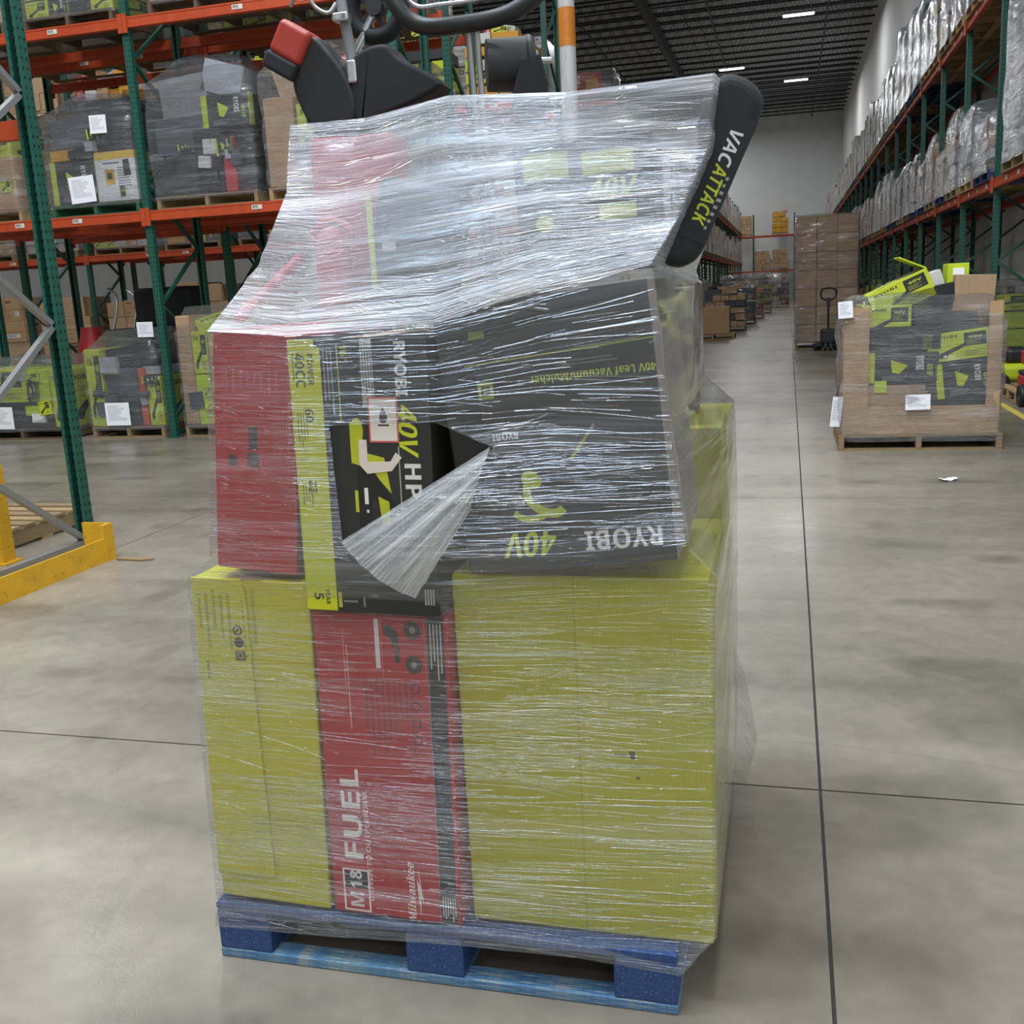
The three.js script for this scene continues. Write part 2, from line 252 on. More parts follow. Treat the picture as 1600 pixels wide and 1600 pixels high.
// ------------------------------------------------------------------ pallet racks
const channel = (w, d, t = 0.012, lip = 0.022) => new THREE.Shape([[-w / 2, 0], [w / 2, 0], [w / 2, d], [w / 2 - lip, d], [w / 2 - lip, d - t], [w / 2 - t, d - t], [w / 2 - t, t], [-w / 2 + t, t], [-w / 2 + t, d - t], [-w / 2 + lip, d - t], [-w / 2 + lip, d], [-w / 2, d]].map((p) => new THREE.Vector2(...p)));
function columnGeometry(h, w = 0.085, d = 0.075) { return new THREE.ExtrudeGeometry(channel(w, d), { depth: h, bevelEnabled: false }).rotateX(-Math.PI / 2); }
// Extrude then turn: the section lies in x, z with its web at z = 0 towards +z
const frameKit = {};
function kitFor(h, depth, backFirst) {
  const k = h + '/' + depth + backFirst;
  if (frameKit[k]) return frameKit[k];
  const col = columnGeometry(h), braces = [], f = -0.07, b = -depth + 0.07;
  let y = backFirst ? 0.09 : 0.22, back = !!backFirst; braces.push([V(0, 0.06, f), V(0, 0.06, b)]);
  for (; y + 0.68 < h; y += 0.68, back = !back) braces.push(back ? [V(0, y, b), V(0, y + 0.68, f)] : [V(0, y, f), V(0, y + 0.68, b)]);
  return frameKit[k] = { col, braces: braces.map(([p, q]) => bar(p, q, 0.04, 0.035)), foot: bx(0.14, 0.012, 0.13, 0, 0.006, -0.035) };
}
function uprightFrame(at, turn, h, depth, label, group, look = {}) {
  const t = thing('rack_upright_frame', label, 'rack frame', at, turn, group), k = kitFor(h, depth, look.backFirst);
  part('column', k.col, look.column ?? M.green, t);
  const back = part('column', k.col, look.column ?? M.green, t); back.position.z = -depth; back.rotation.y = Math.PI;
  for (const b of k.braces) part('brace', b, look.brace ?? M.greenPlain, t);
  part('foot_plate', k.foot, M.greenPlain, t); part('foot_plate', k.foot, M.greenPlain, t).position.z = -depth + 0.07;
  return t;
}
const stickerGeo = bx(0.13, 0.05, 0.002), beamKit = {};
{ const uv = stickerGeo.attributes.uv; for (let i = 0; i < uv.count; i++) uv.setXY(i, i % 2, i % 4 < 2 ? 1 : 0); }
function rackBeam(at, turn, len, label, group, stickers = 2, m = M.orange) {   // at: centre of the top edge, faces local +z
  const t = thing('rack_beam', label, 'rack beam', at, turn, group);
  const k = beamKit[len] ??= { web: merge([bx(len - 0.09, 0.115, 0.04, 0, -0.0575, -0.02), bx(len - 0.09, 0.018, 0.006, 0, -0.012, 0.002), bx(len - 0.09, 0.018, 0.006, 0, -0.103, 0.002), bx(len - 0.09, 0.05, 0.022, 0, -0.09, -0.05)]), plate: bx(0.055, 0.2, 0.016, 0, -0.07, 0.014) };
  part('beam_rail', k.web, m, t);
  for (const s of [-1, 1]) part('beam_connector', k.plate, m, t).position.x = s * (len / 2 - 0.03);
  for (let i = 0; i < stickers; i++) part('barcode_sticker', stickerGeo, M.sticker, t).position.set(len * (0.08 + 0.24 * (i - (stickers - 1) / 2)) + (i - 0.5) * 0.05, -0.055, 0.0065);
  return t;
}
const ORD = ['first', 'second', 'third', 'fourth', 'fifth', 'sixth', 'seventh', 'eighth', 'ninth', 'tenth', 'eleventh', 'twelfth', 'thirteenth', 'fourteenth', 'fifteenth', 'sixteenth', 'seventeenth', 'eighteenth', 'nineteenth', 'twentieth', 'twenty-first', 'twenty-second', 'twenty-third', 'twenty-fourth', 'twenty-fifth', 'twenty-sixth', 'twenty-seventh'];
function rackRow({ ox, oz, turn, xs, depth, h, levels, row, from, reverse, group, stickers = 2 }) {   // row and from: words that name the row and the end that bays are counted from
  const c = Math.cos(turn), s = Math.sin(turn), at = (x, y, z) => [ox + x * c + z * s, y, oz - x * s + z * c], list = reverse ? [...xs].reverse() : xs;
  list.forEach((x, i) => uprightFrame(at(x, 0, 0), turn, h, depth, ORD[i] + ' green upright frame of the ' + row + ' from ' + from, group + ' frames'));
  for (let i = 0; i < list.length - 1; i++) {
    const len = +Math.abs(list[i + 1] - list[i]).toFixed(3), mid = (list[i] + list[i + 1]) / 2;
    levels.forEach((y, k) => {
      const which = k ? 'upper' : 'lower', end = ' beam, ' + ORD[i] + ' bay of the ' + row + ' from ' + from;
      rackBeam(at(mid, y, 0.02), turn, len, which + ' orange front' + end, group + ' beams', stickers);
      rackBeam(at(mid, y, -depth - 0.02), turn + Math.PI, len, which + ' orange rear' + end, group + ' beams', 0);
    });
  }
}
// rows that end at the aisle
const ROWS = [
  { z: -10.86, name: 'front rack row', xs: [-10.35, -7.19, -4.03] },
  { z: -12.30, name: 'rack row backing the front row', xs: [-10.2, -7.05, -3.9] },
  { z: -18.1, name: 'rack row beyond the white column', xs: [-16.6, -13.45, -10.3, -7.15, -4.0] },
  { z: -19.55, name: 'second row beyond the white column', xs: [-13.45, -10.3, -7.15, -4.0] },
  { z: -26, name: 'row topped by a red carton', xs: [-7.15, -4.0] },
];
for (const r of ROWS) rackRow({ ox: 0, oz: r.z, turn: 0, xs: r.xs, reverse: true, depth: 1.09, h: r.z < -25 ? 6.4 : 7.2, levels: r.z < -25 ? [2.65, 5.95] : [2.65, 4.73], group: r.name, row: r.name, from: 'the aisle' });
// long rack along the white wall
const RZ = []; for (let i = 0; i < 27; i++) RZ.push(-9.3 - 2.65 * i);
rackRow({ ox: 2.5, oz: 0, turn: -Math.PI / 2, xs: RZ, depth: 1.05, h: 6.5, levels: [2.6, 5.0], group: 'long rack along the white wall', row: 'white wall rack', from: 'the tan box', stickers: 3 });
// rack that lines the other side of the aisle, far down
const LZ = []; for (let i = 0; i < 14; i++) LZ.push(40 + 2.75 * i);
rackRow({ ox: -3.2, oz: 0, turn: Math.PI / 2, xs: LZ, reverse: true, depth: 1.05, h: 6.2, levels: [2.6, 4.6], group: 'rack lining the far aisle opposite the white wall', row: 'far aisle rack', from: 'the end wall', stickers: 1 });
// the end frame nearby, with its guard
uprightFrame([-4.42, 0, -4.5], 0, 5.2, 1.1, 'dark green rack end frame with grey braces beside the yellow floor guard', undefined, { brace: M.galv, backFirst: true });
rackBeam([-6.02, 2.68, -5.63], Math.PI, 3.15, 'orange beam bolted to the rack end frame by the yellow guard', undefined, 1);
rackBeam([-6.02, 4.85, -5.62], Math.PI, 3.15, 'high orange beam of the rack that ends at the yellow guard', undefined, 1);
{
  const t = thing('rack_end_guard', 'yellow steel angle guard bolted to the floor at the rack end', 'guard', [-4.09, 0, -4.9]);
  part('guard_rail', merge([bx(0.012, 0.145, 1.9, 0, 0.0725, 0.55), bx(0.1, 0.012, 1.9, -0.05, 0.006, 0.55)]), M.yellow, t);
  part('end_plate', merge([bx(0.2, 0.23, 0.012, -0.1, 0.115, -0.48), bx(0.03, 0.23, 0.09, 0.0, 0.115, -0.44)]), M.yellow, t);
  for (const z of [-0.3, 0.4]) part('anchor_bolt', rod(V(-0.05, 0.012, z), V(-0.05, 0.03, z), 0.012, 0.012, 6), M.galv, t);
}
{
  const t = thing('column_protector', 'yellow post protector standing at the image edge by the rack frame', 'protector', [-4.78, 0, -5.22]);
  t.userData.label = 'upright yellow post protector behind the grey rack braces';
  part('post', merge([bx(0.09, 0.62, 0.012, 0, 0.31, 0.05), bx(0.012, 0.62, 0.1, -0.045, 0.31, 0), bx(0.012, 0.62, 0.1, 0.045, 0.31, 0)]), M.yellow, t);
  part('foot', bx(0.16, 0.012, 0.16, 0, 0.006, 0), M.yellow, t);
}
// white building column
{
  const t = thing('building_column', 'round white steel building column with an orange band', 'column', [-3.12, 0, -15.7]);
  part('shaft', rod(V(0, 0, 0), V(0, CEILING, 0), 0.12, 0.12, 28), M.whitePaint, t);
  part('orange_band', new THREE.CylinderGeometry(0.123, 0.123, 0.52, 28, 1, true).translate(0, 5.22, 0), std(0xd9821f, 0.5, { map: scuffed, side: THREE.DoubleSide }), t, 'orange reflective band');
  part('base_plate', bx(0.36, 0.025, 0.36, 0, 0.0125, 0), M.galv, t);
}

// ------------------------------------------------------------------ pallets and wrapped loads
function palletParts(w, d, h = 0.14) {   // one merged pallet, boards along x
  const g = [], n = Math.max(5, Math.round(d / 0.16));
  for (const x of [-w / 2 + 0.025, 0, w / 2 - 0.025]) g.push(bx(0.045, h - 0.04, d, x, h / 2, 0));
  for (let i = 0; i < n; i++) g.push(bx(w, 0.018, 0.1, 0, h - 0.009, -d / 2 + 0.05 + i * (d - 0.1) / (n - 1)));
  for (const z of [-d / 2 + 0.05, 0, d / 2 - 0.05]) g.push(bx(w, 0.018, 0.1, 0, 0.009, z));
  return merge(g);
}
const palletKit = {}, palletGeo = (w, d) => palletKit[w + '/' + d] ??= palletParts(w, d);
function filmShell(w, h, d, y0, taper = 0.06, lumps = 0.02, seedN = 0) {   // closed wrap round a load, uv in metres
  const n = 40, m = 10, pos = [], uv = [], idx = [], r = 0.04;
  const ring = (k) => { const a = (k / n) * 4, s = Math.floor(a) % 4, f = a - Math.floor(a), q = [[-1, 1], [1, 1], [1, -1], [-1, -1]], A = q[s], B = q[(s + 1) % 4]; return [A[0] + (B[0] - A[0]) * f, A[1] + (B[1] - A[1]) * f]; };
  for (let j = 0; j <= m; j++) for (let k = 0; k <= n; k++) {
    const v = j / m, [a, b] = ring(k), inset = v > 0.8 ? taper * (v - 0.8) / 0.2 : 0, corner = Math.abs(a) > 0.99 && Math.abs(b) > 0.99 ? r * 0.3 : 0;
    const q = (N64(k * 0.7 % 28 + seedN, j * 1.3 + seedN) - 0.4) * lumps;
    pos.push(a * (w / 2 + 0.012 - inset + q - corner), y0 + h * v + (v > 0.9 ? (N64(k * 0.31, seedN * 3) - 0.5) * 0.06 : 0), b * (d / 2 + 0.012 - inset + q - corner)); uv.push((k / n) * 2 * (w + d), h * v);
    if (j < m && k < n) { const i = j * (n + 1) + k; idx.push(i, i + 1, i + n + 1, i + 1, i + n + 2, i + n + 1); }
  }
  const c = pos.length / 3; pos.push(0, y0 + h + 0.01, 0); uv.push(0, h + 0.4);
  for (let k = 0; k < n; k++) idx.push(m * (n + 1) + k, m * (n + 1) + k + 1, c);
  const g = new THREE.BufferGeometry(); g.setAttribute('position', new THREE.Float32BufferAttribute(pos, 3)); g.setAttribute('uv', new THREE.Float32BufferAttribute(uv, 2)); g.setIndex(idx); g.computeVertexNormals();
  return g;
}
const unit = new RoundedBoxGeometry(1, 1, 1, 1, 0.02), sheet = bx(1, 1, 0.01);
{ const uv = sheet.attributes.uv; for (let i = 0; i < uv.count; i++) uv.setXY(i, i % 2, i % 4 < 2 ? 1 : 0); }
// a pallet of cartons wrapped in film: base at the floor or beam, width along x, front towards +z
function wrappedLoad({ at, turn = 0, w = 1.15, d = 1.0, h = 1.2, palette, label, group, pallet = M.wood2, film = M.filmLoad, rows = 4, papers = [], boxes, name = 'wrapped_pallet_load', taper }) {
  const t = thing(name, label, 'pallet load', at, turn, group);
  part('pallet', palletGeo(w, d), pallet, t);
  const carton = (x, y, z, cw, ch, cd, m, rz = 0, ry = 0) => { const c = part('carton', unit, m, t); c.scale.set(cw, ch, cd); c.position.set(x, y + ch / 2, z); c.rotation.set(0, ry, rz); };
  if (boxes) for (const b of boxes) carton(...b);
  else {
    let y = 0.142; const calm = palette === TAN || palette === WRAP, top = h - (calm ? 0 : 0.16), layers = calm ? rows : rows + 1;
    for (let j = 0; j < layers && y < top - 0.08; j++) {
      const lh = Math.min(top - y, (top - 0.14) / layers * rr(0.85, 1.15)), n = calm ? 1 + Math.floor(rnd() * 3) : 2 + Math.floor(rnd() * 4);
      let x = -w / 2 + 0.01; const full = w - 0.02 - (j === layers - 1 ? rr(0, 0.25) : 0);
      for (let i = 0; i < n; i++) { const cw = full / n, k = calm && j < layers - 1 ? 0.99 : rr(0.72, 0.99); carton(x + cw / 2, y, calm ? 0 : rr(-0.02, 0.02), cw * 0.97, lh * k, d * (calm ? rr(0.9, 0.985) : rr(0.82, 0.95)), pick(palette), calm ? 0 : rr(-0.03, 0.03)); x += cw; }
      y += lh;
    }
    if (!calm) for (let i = 0; i < 3; i++) carton(rr(-0.3, 0.3) * w, y - 0.02, rr(-0.1, 0.2) * d, rr(0.16, 0.4), rr(0.06, 0.16), rr(0.2, 0.5), pick(palette), rr(-0.3, 0.3), rr(-0.5, 0.5));
  }
  if (film) part('stretch_film', filmShell(w, h - 0.08, d, 0.1, taper ?? rr(0.03, 0.14), 0.03, Math.floor(rnd() * 50)), film, t);
  for (const [x, y, pw, ph, z = d / 2 + 0.03] of papers) { const s = part('paper_sheet', sheet, M.paper, t); s.scale.set(pw, ph, 0.2); s.position.set(x, y, z); s.rotation.z = rr(-0.05, 0.05); }
  return t;
}
const GREY = [M.greyCarton, M.greyCarton, M.ivory, M.silver, M.cartonPrint], WRAP = [M.wrapGrey, M.wrapGrey, M.wrapPale, M.wrapTan], TAN = [M.kraft, M.cartonPrint, M.kraftLight, M.brownPlain], TOOL = [M.limeTool, M.darkTool, M.darkTool, M.lime, M.charcoal, M.cartonPrint], MIX = [M.greyCarton, M.cartonPrint, M.limeTool, M.darkTool, M.redTool, M.ivory, M.slate, M.amber];

// goods on the front row
const LA = -11.405;
wrappedLoad({ at: [-9.5, 2.65, LA], w: 1.15, h: 1.1, label: 'kraft carton pallet with a lime box behind the end frame', boxes: [[-0.02, 0.142, 0, 1.1, 0.62, 0.96, M.kraft], [0.2, 0.76, 0.05, 0.6, 0.3, 0.8, M.limeTool]], pallet: M.wood, film: M.filmLoad });
wrappedLoad({ at: [-7.9, 2.65, LA], w: 1.2, h: 1.36, label: 'wrapped load on a green pallet with dark cases and a white carton', pallet: M.palletGreen, taper: 0.25, papers: [[-0.12, 0.3, 0.34, 0.3], [0.2, 1.0, 0.22, 0.2]], boxes: [[-0.27, 0.142, 0.02, 0.62, 0.5, 0.9, M.darkTool], [0.32, 0.142, 0.02, 0.54, 0.56, 0.92, M.whiteYellow], [-0.28, 0.65, 0, 0.6, 0.12, 0.86, M.amber], [-0.2, 0.78, 0, 0.7, 0.36, 0.8, M.slate, 0.1], [0.34, 0.71, 0, 0.5, 0.5, 0.7, M.charcoal, -0.06], [0.1, 1.1, 0, 0.5, 0.22, 0.5, M.black]] });
wrappedLoad({ at: [-6.42, 2.65, LA], w: 1.3, h: 1.65, label: 'tall wrapped load of charcoal cases with a red case beside the green pallet load', taper: 0.3, boxes: [[-0.3, 0.142, 0, 0.6, 0.45, 0.9, M.charcoal], [0.32, 0.142, 0.02, 0.14, 0.6, 0.9, M.red], [0.52, 0.142, 0, 0.22, 0.6, 0.9, M.black], [0.05, 0.142, 0, 0.34, 0.7, 0.9, M.blackMatte], [-0.3, 0.6, 0, 0.62, 0.4, 0.86, M.slate], [0.3, 0.85, 0, 0.6, 0.35, 0.84, M.darkTool], [-0.25, 1.0, 0, 0.6, 0.45, 0.7, M.grey, 0.08], [0.26, 1.2, 0, 0.5, 0.35, 0.7, M.silver, -0.3]] });
wrappedLoad({ at: [-4.98, 2.65, LA], w: 1.3, h: 1.62, label: 'kraft carton with lime and black tool boxes on a wooden pallet at the row end', pallet: M.wood, taper: 0.2, boxes: [[-0.46, 0.142, 0, 0.36, 0.95, 0.95, M.kraft], [0.2, 0.142, 0, 0.9, 0.3, 0.95, M.kraft2], [0.0, 0.45, 0.02, 0.5, 0.55, 0.9, M.limeTool], [0.45, 0.45, 0.02, 0.38, 0.6, 0.9, M.darkTool], [-0.1, 1.02, 0, 0.3, 0.36, 0.8, M.limeTool], [0.3, 1.06, 0, 0.5, 0.4, 0.8, M.redTool], [-0.45, 1.1, 0, 0.3, 0.4, 0.4, M.kraftLight, 0.3]] });
for (const [i, [x, p]] of [[-4.9, MIX], [-6.3, TAN], [-7.95, TOOL], [-9.4, TAN]].entries()) wrappedLoad({ at: [x, 4.73, LA], w: 1.2, h: 1.3, palette: p, pallet: M.woodDark, label: ORD[i] + ' load from the aisle on the upper beams of the front rack row', group: 'loads on the upper beams of the front row' });
wrappedLoad({ at: [-9.4, 0, LA], w: 1.5, h: 1.0, label: 'lime tool cartons over dark cases with white papers on the floor under the rack', papers: [[-0.24, 0.28, 0.34, 0.28]], pallet: M.woodDark, boxes: [[-0.1, 0.142, 0, 1.2, 0.32, 0.94, M.charcoal], [-0.28, 0.47, 0.03, 0.86, 0.42, 0.92, M.limeTool], [0.32, 0.47, 0, 0.3, 0.4, 0.9, M.lime], [0.62, 0.142, 0.02, 0.22, 0.72, 0.92, M.limeTool], [0.2, 0.3, 0.2, 0.2, 0.12, 0.6, M.lime]] });
wrappedLoad({ at: [-7.84, 0, LA], w: 1.02, h: 1.28, label: 'wrapped dark tools with orange bits beside a narrow lime carton', papers: [[-0.1, 0.3, 0.34, 0.28], [0.34, 1.3, 0.22, 0.18, 0.4]], taper: 0.22, boxes: [[-0.4, 0.142, 0.02, 0.22, 0.95, 0.92, M.limeTool], [-0.05, 0.142, 0, 0.44, 0.4, 0.9, M.charcoal], [0.24, 0.142, 0.03, 0.08, 0.7, 0.86, std(0xc2502a, 0.6)], [0.4, 0.142, 0, 0.2, 0.6, 0.9, M.limeTool], [-0.04, 0.55, 0, 0.44, 0.3, 0.9, M.slate], [0.1, 0.86, 0, 0.7, 0.26, 0.8, M.blackMatte, 0.12], [0.36, 0.76, 0, 0.24, 0.1, 0.8, M.silver]] });
wrappedLoad({ at: [-6.44, 0, LA], w: 1.2, h: 1.5, label: 'tall kraft edged load of lime and black tool cartons on the floor', papers: [[0.02, 0.45, 0.16, 0.34]], taper: 0.1, boxes: [[-0.5, 0.142, 0, 0.18, 1.3, 0.95, M.kraft], [-0.3, 0.142, 0.02, 0.2, 0.6, 0.92, M.lime], [0.2, 0.142, 0, 0.78, 0.2, 0.92, M.kraftLight], [0.2, 0.35, 0.02, 0.78, 0.3, 0.92, M.limeTool], [-0.3, 0.75, 0.02, 0.2, 0.5, 0.92, M.limeTool], [0.1, 0.66, 0.02, 0.56, 0.55, 0.92, M.darkTool], [0.45, 0.66, 0, 0.3, 0.5, 0.9, M.lime], [0.0, 1.24, 0, 0.8, 0.24, 0.7, M.limeTool, 0.25]] });
// loose pieces that show through the wrap of the front row loads
for (const o of [...scene.children]) if (o.name.startsWith('wrapped_pallet_load') && o.position.z === LA && o.position.y < 4) {
  for (let i = 0; i < 9; i++) { const c = part('small_box', unit, pick([M.limeTool, M.silver, M.black, M.slate, M.darkTool, M.black, M.darkTool, M.ivory]), o); c.scale.set(rr(0.06, 0.22), rr(0.05, 0.2), rr(0.04, 0.1)); c.position.set(rr(-0.44, 0.44), rr(0.25, 1.0), 0.45 + rr(0.0, 0.03)); c.rotation.set(0, rr(-0.1, 0.1), rr(-0.12, 0.12)); }
}
// the rows behind
const LB = -12.845, LC = -18.645, LD = -20.1, LE = -26.55;
for (const [i, [x, y, p, h]] of [[-4.7, 2.65, TOOL, 1.6], [-6.3, 2.65, TOOL, 1.7], [-7.8, 2.65, MIX, 1.65], [-9.3, 2.65, TAN, 1.5], [-4.7, 4.73, MIX, 1.3], [-6.2, 4.73, TOOL, 1.2], [-7.9, 4.73, GREY, 1.4], [-9.4, 4.73, TAN, 1.3]].entries()) wrappedLoad({ at: [x, y, LB], w: 1.2, h, palette: p, rows: 5, label: ORD[i % 4] + ' load from the aisle, ' + (i < 4 ? 'lower' : 'upper') + ' beams backing the front row', group: 'loads in the back to back row' });
for (const [i, x] of [-4.85, -6.4, -8.0, -9.5, -11.1, -12.7, -14.3, -15.8].entries()) for (const y of [2.65, 4.73]) wrappedLoad({ at: [x, y, LC], w: 1.2, h: rr(1.1, 1.7), palette: pick([TOOL, MIX, GREY, TAN]), pallet: rnd() < 0.3 ? M.palletGreen : M.wood2, rows: 4, film: y < 3 && i > 2 ? M.filmLoad : null, label: ORD[i] + ' load from the aisle, ' + (y < 3 ? 'lower' : 'upper') + ' beams of the row beyond the white column', group: 'loads on the beams beyond the white column' });
for (const [i, x] of [-4.8, -6.3, -7.9, -9.4, -11.0, -12.6, -14.2, -15.8].entries()) wrappedLoad({ at: [x, 0, LC], w: 1.24, h: rr(1.8, 2.3), palette: TAN, rows: 4, film: null, label: ORD[i] + ' kraft carton pallet from the aisle on the floor beyond the white column', group: 'kraft pallets on the floor beyond the white column' });
for (const [i, x] of [-4.85, -6.4, -8.0].entries()) for (const y of [2.65, 4.73]) wrappedLoad({ at: [x, y, LD], w: 1.2, h: rr(1.4, 1.8), palette: WRAP, film: null, label: ORD[i] + ' load from the aisle, ' + (y < 3 ? 'lower' : 'upper') + ' beams of the second row beyond the white column', group: 'loads in the rear row beyond the white column' });
wrappedLoad({ at: [-4.72, 5.95, LE], w: 1.3, h: 0.72, rows: 1, label: 'red tool carton wrapped on top of the farther rack row', boxes: [[0.02, 0.142, 0, 1.15, 0.54, 0.9, M.redTool], [0.1, 0.3, 0.02, 0.3, 0.24, 0.88, M.amber]] });
wrappedLoad({ at: [-6.2, 5.95, LE], w: 1.2, h: 1.0, palette: TAN, label: 'kraft load beside the red tool carton on the farther rack row' });
for (const [i, x] of [-4.75, -6.2].entries()) wrappedLoad({ at: [x, 2.65, LE], w: 1.2, h: 1.5, palette: WRAP, film: null, label: ORD[i] + ' grey load from the aisle on the lower beam under the red tool carton' });
// behind the end frame: a bare pallet, a snow thrower and a dark case
{
  const t = thing('wooden_pallet', 'bare wooden pallet lying on the floor behind the yellow guard', 'pallet', [-5.58, 0, -5.88]);
  for (let i = 0; i < 7; i++) part('deck_board', bx(1.2, 0.018, 0.1, 0, 0.131, -0.45 + i * 0.15), i % 2 ? M.wood : M.wood2, t);
  for (const x of [-0.57, 0, 0.57]) part('stringer', bx(0.045, 0.1, 1.0, x, 0.07, 0), M.wood2, t);
  for (const z of [-0.45, 0, 0.45]) part('bottom_board', bx(1.2, 0.018, 0.1, 0, 0.009, z), M.wood, t);
}
{
  const t = thing('snow_thrower', 'black snow thrower with chrome handlebars and a red chute under the rack', 'machine', [-9.1, 0, -12.6]);
  part('handlebar', merge([tube([[-0.12, 0.6, 0.3], [0.05, 1.2, 0.1], [0.12, 1.75, 0.0], [0.0, 1.85, 0.0]], 0.018), tube([[0.28, 0.6, 0.3], [0.38, 1.2, 0.1], [0.42, 1.7, 0.0], [0.3, 1.82, 0]], 0.018)]), M.chrome, t);
  part('engine_cover', rbx(0.9, 0.55, 0.5, 0.08, 3).translate(0.95, 1.55, -0.05), M.blackMatte, t);
  part('body', merge([rbx(0.9, 0.5, 0.6, 0.06, 2).translate(0.5, 1.05, 0), rbx(0.7, 0.4, 0.5, 0.05, 2).translate(0.5, 0.6, 0)]), M.black, t);
  part('chute', new THREE.LatheGeometry([[0.28, 0], [0.24, 0.2], [0.15, 0.5], [0.13, 0.62], [0.11, 0.62]].map((p) => new THREE.Vector2(...p)), 20).translate(-0.28, 0.72, 0.1), M.red, t, 'red plastic chute');
  part('auger_housing', rbx(0.8, 0.5, 0.4, 0.04, 2).translate(-0.2, 0.46, 0.1), M.orange, t);
  for (const x of [0.1, 0.85]) { const w = part('wheel', new THREE.TorusGeometry(0.15, 0.06, 10, 24).translate(x, 0.21, 0.42), M.blackMatte, t); part('rim', new THREE.CylinderGeometry(0.1, 0.1, 0.06, 18).rotateX(Math.PI / 2).translate(x, 0.21, 0.42), M.chrome, w); }
}
// ------------------------------------------------------------------ goods on the long rack
const RX = 2.94;
wrappedLoad({ at: [RX, 2.6, -13.25], turn: -Math.PI / 2, w: 1.25, d: 1.0, h: 2.2, film: M.filmHeavy, palette: [M.greyCarton], rows: 5, taper: 0.02, label: 'tall pale grey carton stack under milky wrap on the lower beam' });
const where = (z) => { const b = (-9.3 - z) / 2.65, i = Math.floor(b); return (b - i < 0.5 ? 'nearer half of ' : 'farther half of ') + ORD[i] + ' bay'; };
const wallLoads = (y, zs, pals, h0, h1, film, label, group) => { for (const z of zs) wrappedLoad({ at: [RX, y, z], turn: -Math.PI / 2, w: 1.14, d: 1.0, h: rr(h0, h1), palette: pick(pals), rows: 2 + Math.floor(rnd() * 3), film: z > -33 ? film : null, pallet: pick([M.wood, M.wood2, M.navy]), label: label + ', ' + where(z) + ' from the tan box', group }); };
const slots = (from, to) => { const o = []; for (let i = 0; i < 26; i++) { const z = -9.3 - 2.65 * i; for (const k of [0.7, 1.95]) if (z - k < from && z - k > to) o.push(z - k); } return o; };
wallLoads(2.6, slots(-14, -28), [TAN, TAN, MIX, GREY], 0.85, 1.35, M.filmLoad, 'mixed carton load on lower beams', 'mixed loads on the lower beams along the white wall');
wallLoads(2.6, slots(-28, -79), [WRAP], 1.2, 1.7, M.filmLoad, 'grey wrapped load on lower beams', 'grey loads on the lower beams along the white wall');
wallLoads(5.0, slots(-12, -21), [MIX, GREY, TOOL], 1.3, 2.1, M.filmLoad, 'coloured load on upper beams', 'coloured loads on the upper beams along the white wall');
wallLoads(5.0, slots(-21, -79), [WRAP], 1.3, 2.0, M.filmLoad, 'pale wrapped load on upper beams', 'pale loads on the upper beams along the white wall');
wallLoads(0, slots(-15.5, -79), [TOOL, MIX], 0.9, 1.5, M.filmLoad, 'tool cartons on the floor', 'floor loads under the long rack');
for (let i = 0; i < 13; i++) for (const [k, half] of [[0.72, 'nearer'], [2.02, 'farther']]) for (const [y, level] of [[0, 'floor'], [2.6, 'lower beam'], [4.6, 'upper beam']]) wrappedLoad({ at: [-3.62, y, -40 - 2.75 * i - k], turn: Math.PI / 2, w: 1.14, d: 1.0, h: rr(1.2, 1.7), palette: WRAP, rows: 3, film: null, label: 'grey load on ' + level + ', ' + half + ' half of ' + ORD[12 - i] + ' far aisle bay from the end wall', group: 'loads lining the far aisle' });
// red cases and a hand truck under the long rack
{
  const t = thing('wooden_pallet', 'yellowish wooden pallet with red cases under the long rack', 'pallet', [3.0, 0, -12.935]);
  for (let i = 0; i < 7; i++) part('deck_board', bx(0.1, 0.02, 1.0, -0.5 + i * 0.166, 0.13, 0), M.wood, t);
  for (const z of [-0.45, 0, 0.45]) part('stringer', merge([bx(1.1, 0.09, 0.09, 0, 0.075, z)]), M.wood, t);
  for (const x of [-0.5, 0, 0.5]) part('bottom_board', bx(0.1, 0.02, 1.0, x, 0.012, 0), M.wood2, t);
  const tool = (x, y, z, label) => { const c = thing('tool_case', label, 'tool case', [x, y, z]); part('shell', rbx(0.5, 0.16, 0.4, 0.03, 2).translate(0, 0.08, 0), M.red, c); part('lid', rbx(0.49, 0.05, 0.39, 0.02, 2).translate(0, 0.185, 0), M.black, c); part('handle', tube([[-0.1, 0.2, 0.15], [-0.08, 0.25, 0.15], [0.08, 0.25, 0.15], [0.1, 0.2, 0.15]], 0.012, 16), M.black, c); };
  tool(2.8, 0.142, -12.75, 'lower red tool case on the yellowish pallet'); tool(2.82, 0.418, -12.72, 'red tool case resting on top of another red case');
}
{
  const t = thing('hand_truck', 'silver tube hand truck standing under the long rack by the red cases', 'hand truck', [2.72, 0, -12.2]);
  part('frame', merge([tube([[-0.2, 0.15, 0], [-0.2, 1.2, -0.1], [-0.12, 1.42, -0.12], [0.12, 1.42, -0.12], [0.2, 1.2, -0.1], [0.2, 0.15, 0]], 0.016, 60), ...[0.4, 0.75, 1.1].map((y) => rod(V(-0.2, y, -0.05), V(0.2, y, -0.05), 0.013))]), M.chrome, t);
  part('toe_plate', bx(0.4, 0.012, 0.18, 0, 0.03, 0.07), M.galv, t);
  for (const s of [-1, 1]) part('wheel', new THREE.TorusGeometry(0.09, 0.035, 10, 20).rotateY(Math.PI / 2).translate(s * 0.25, 0.125, -0.08), M.black, t);
}
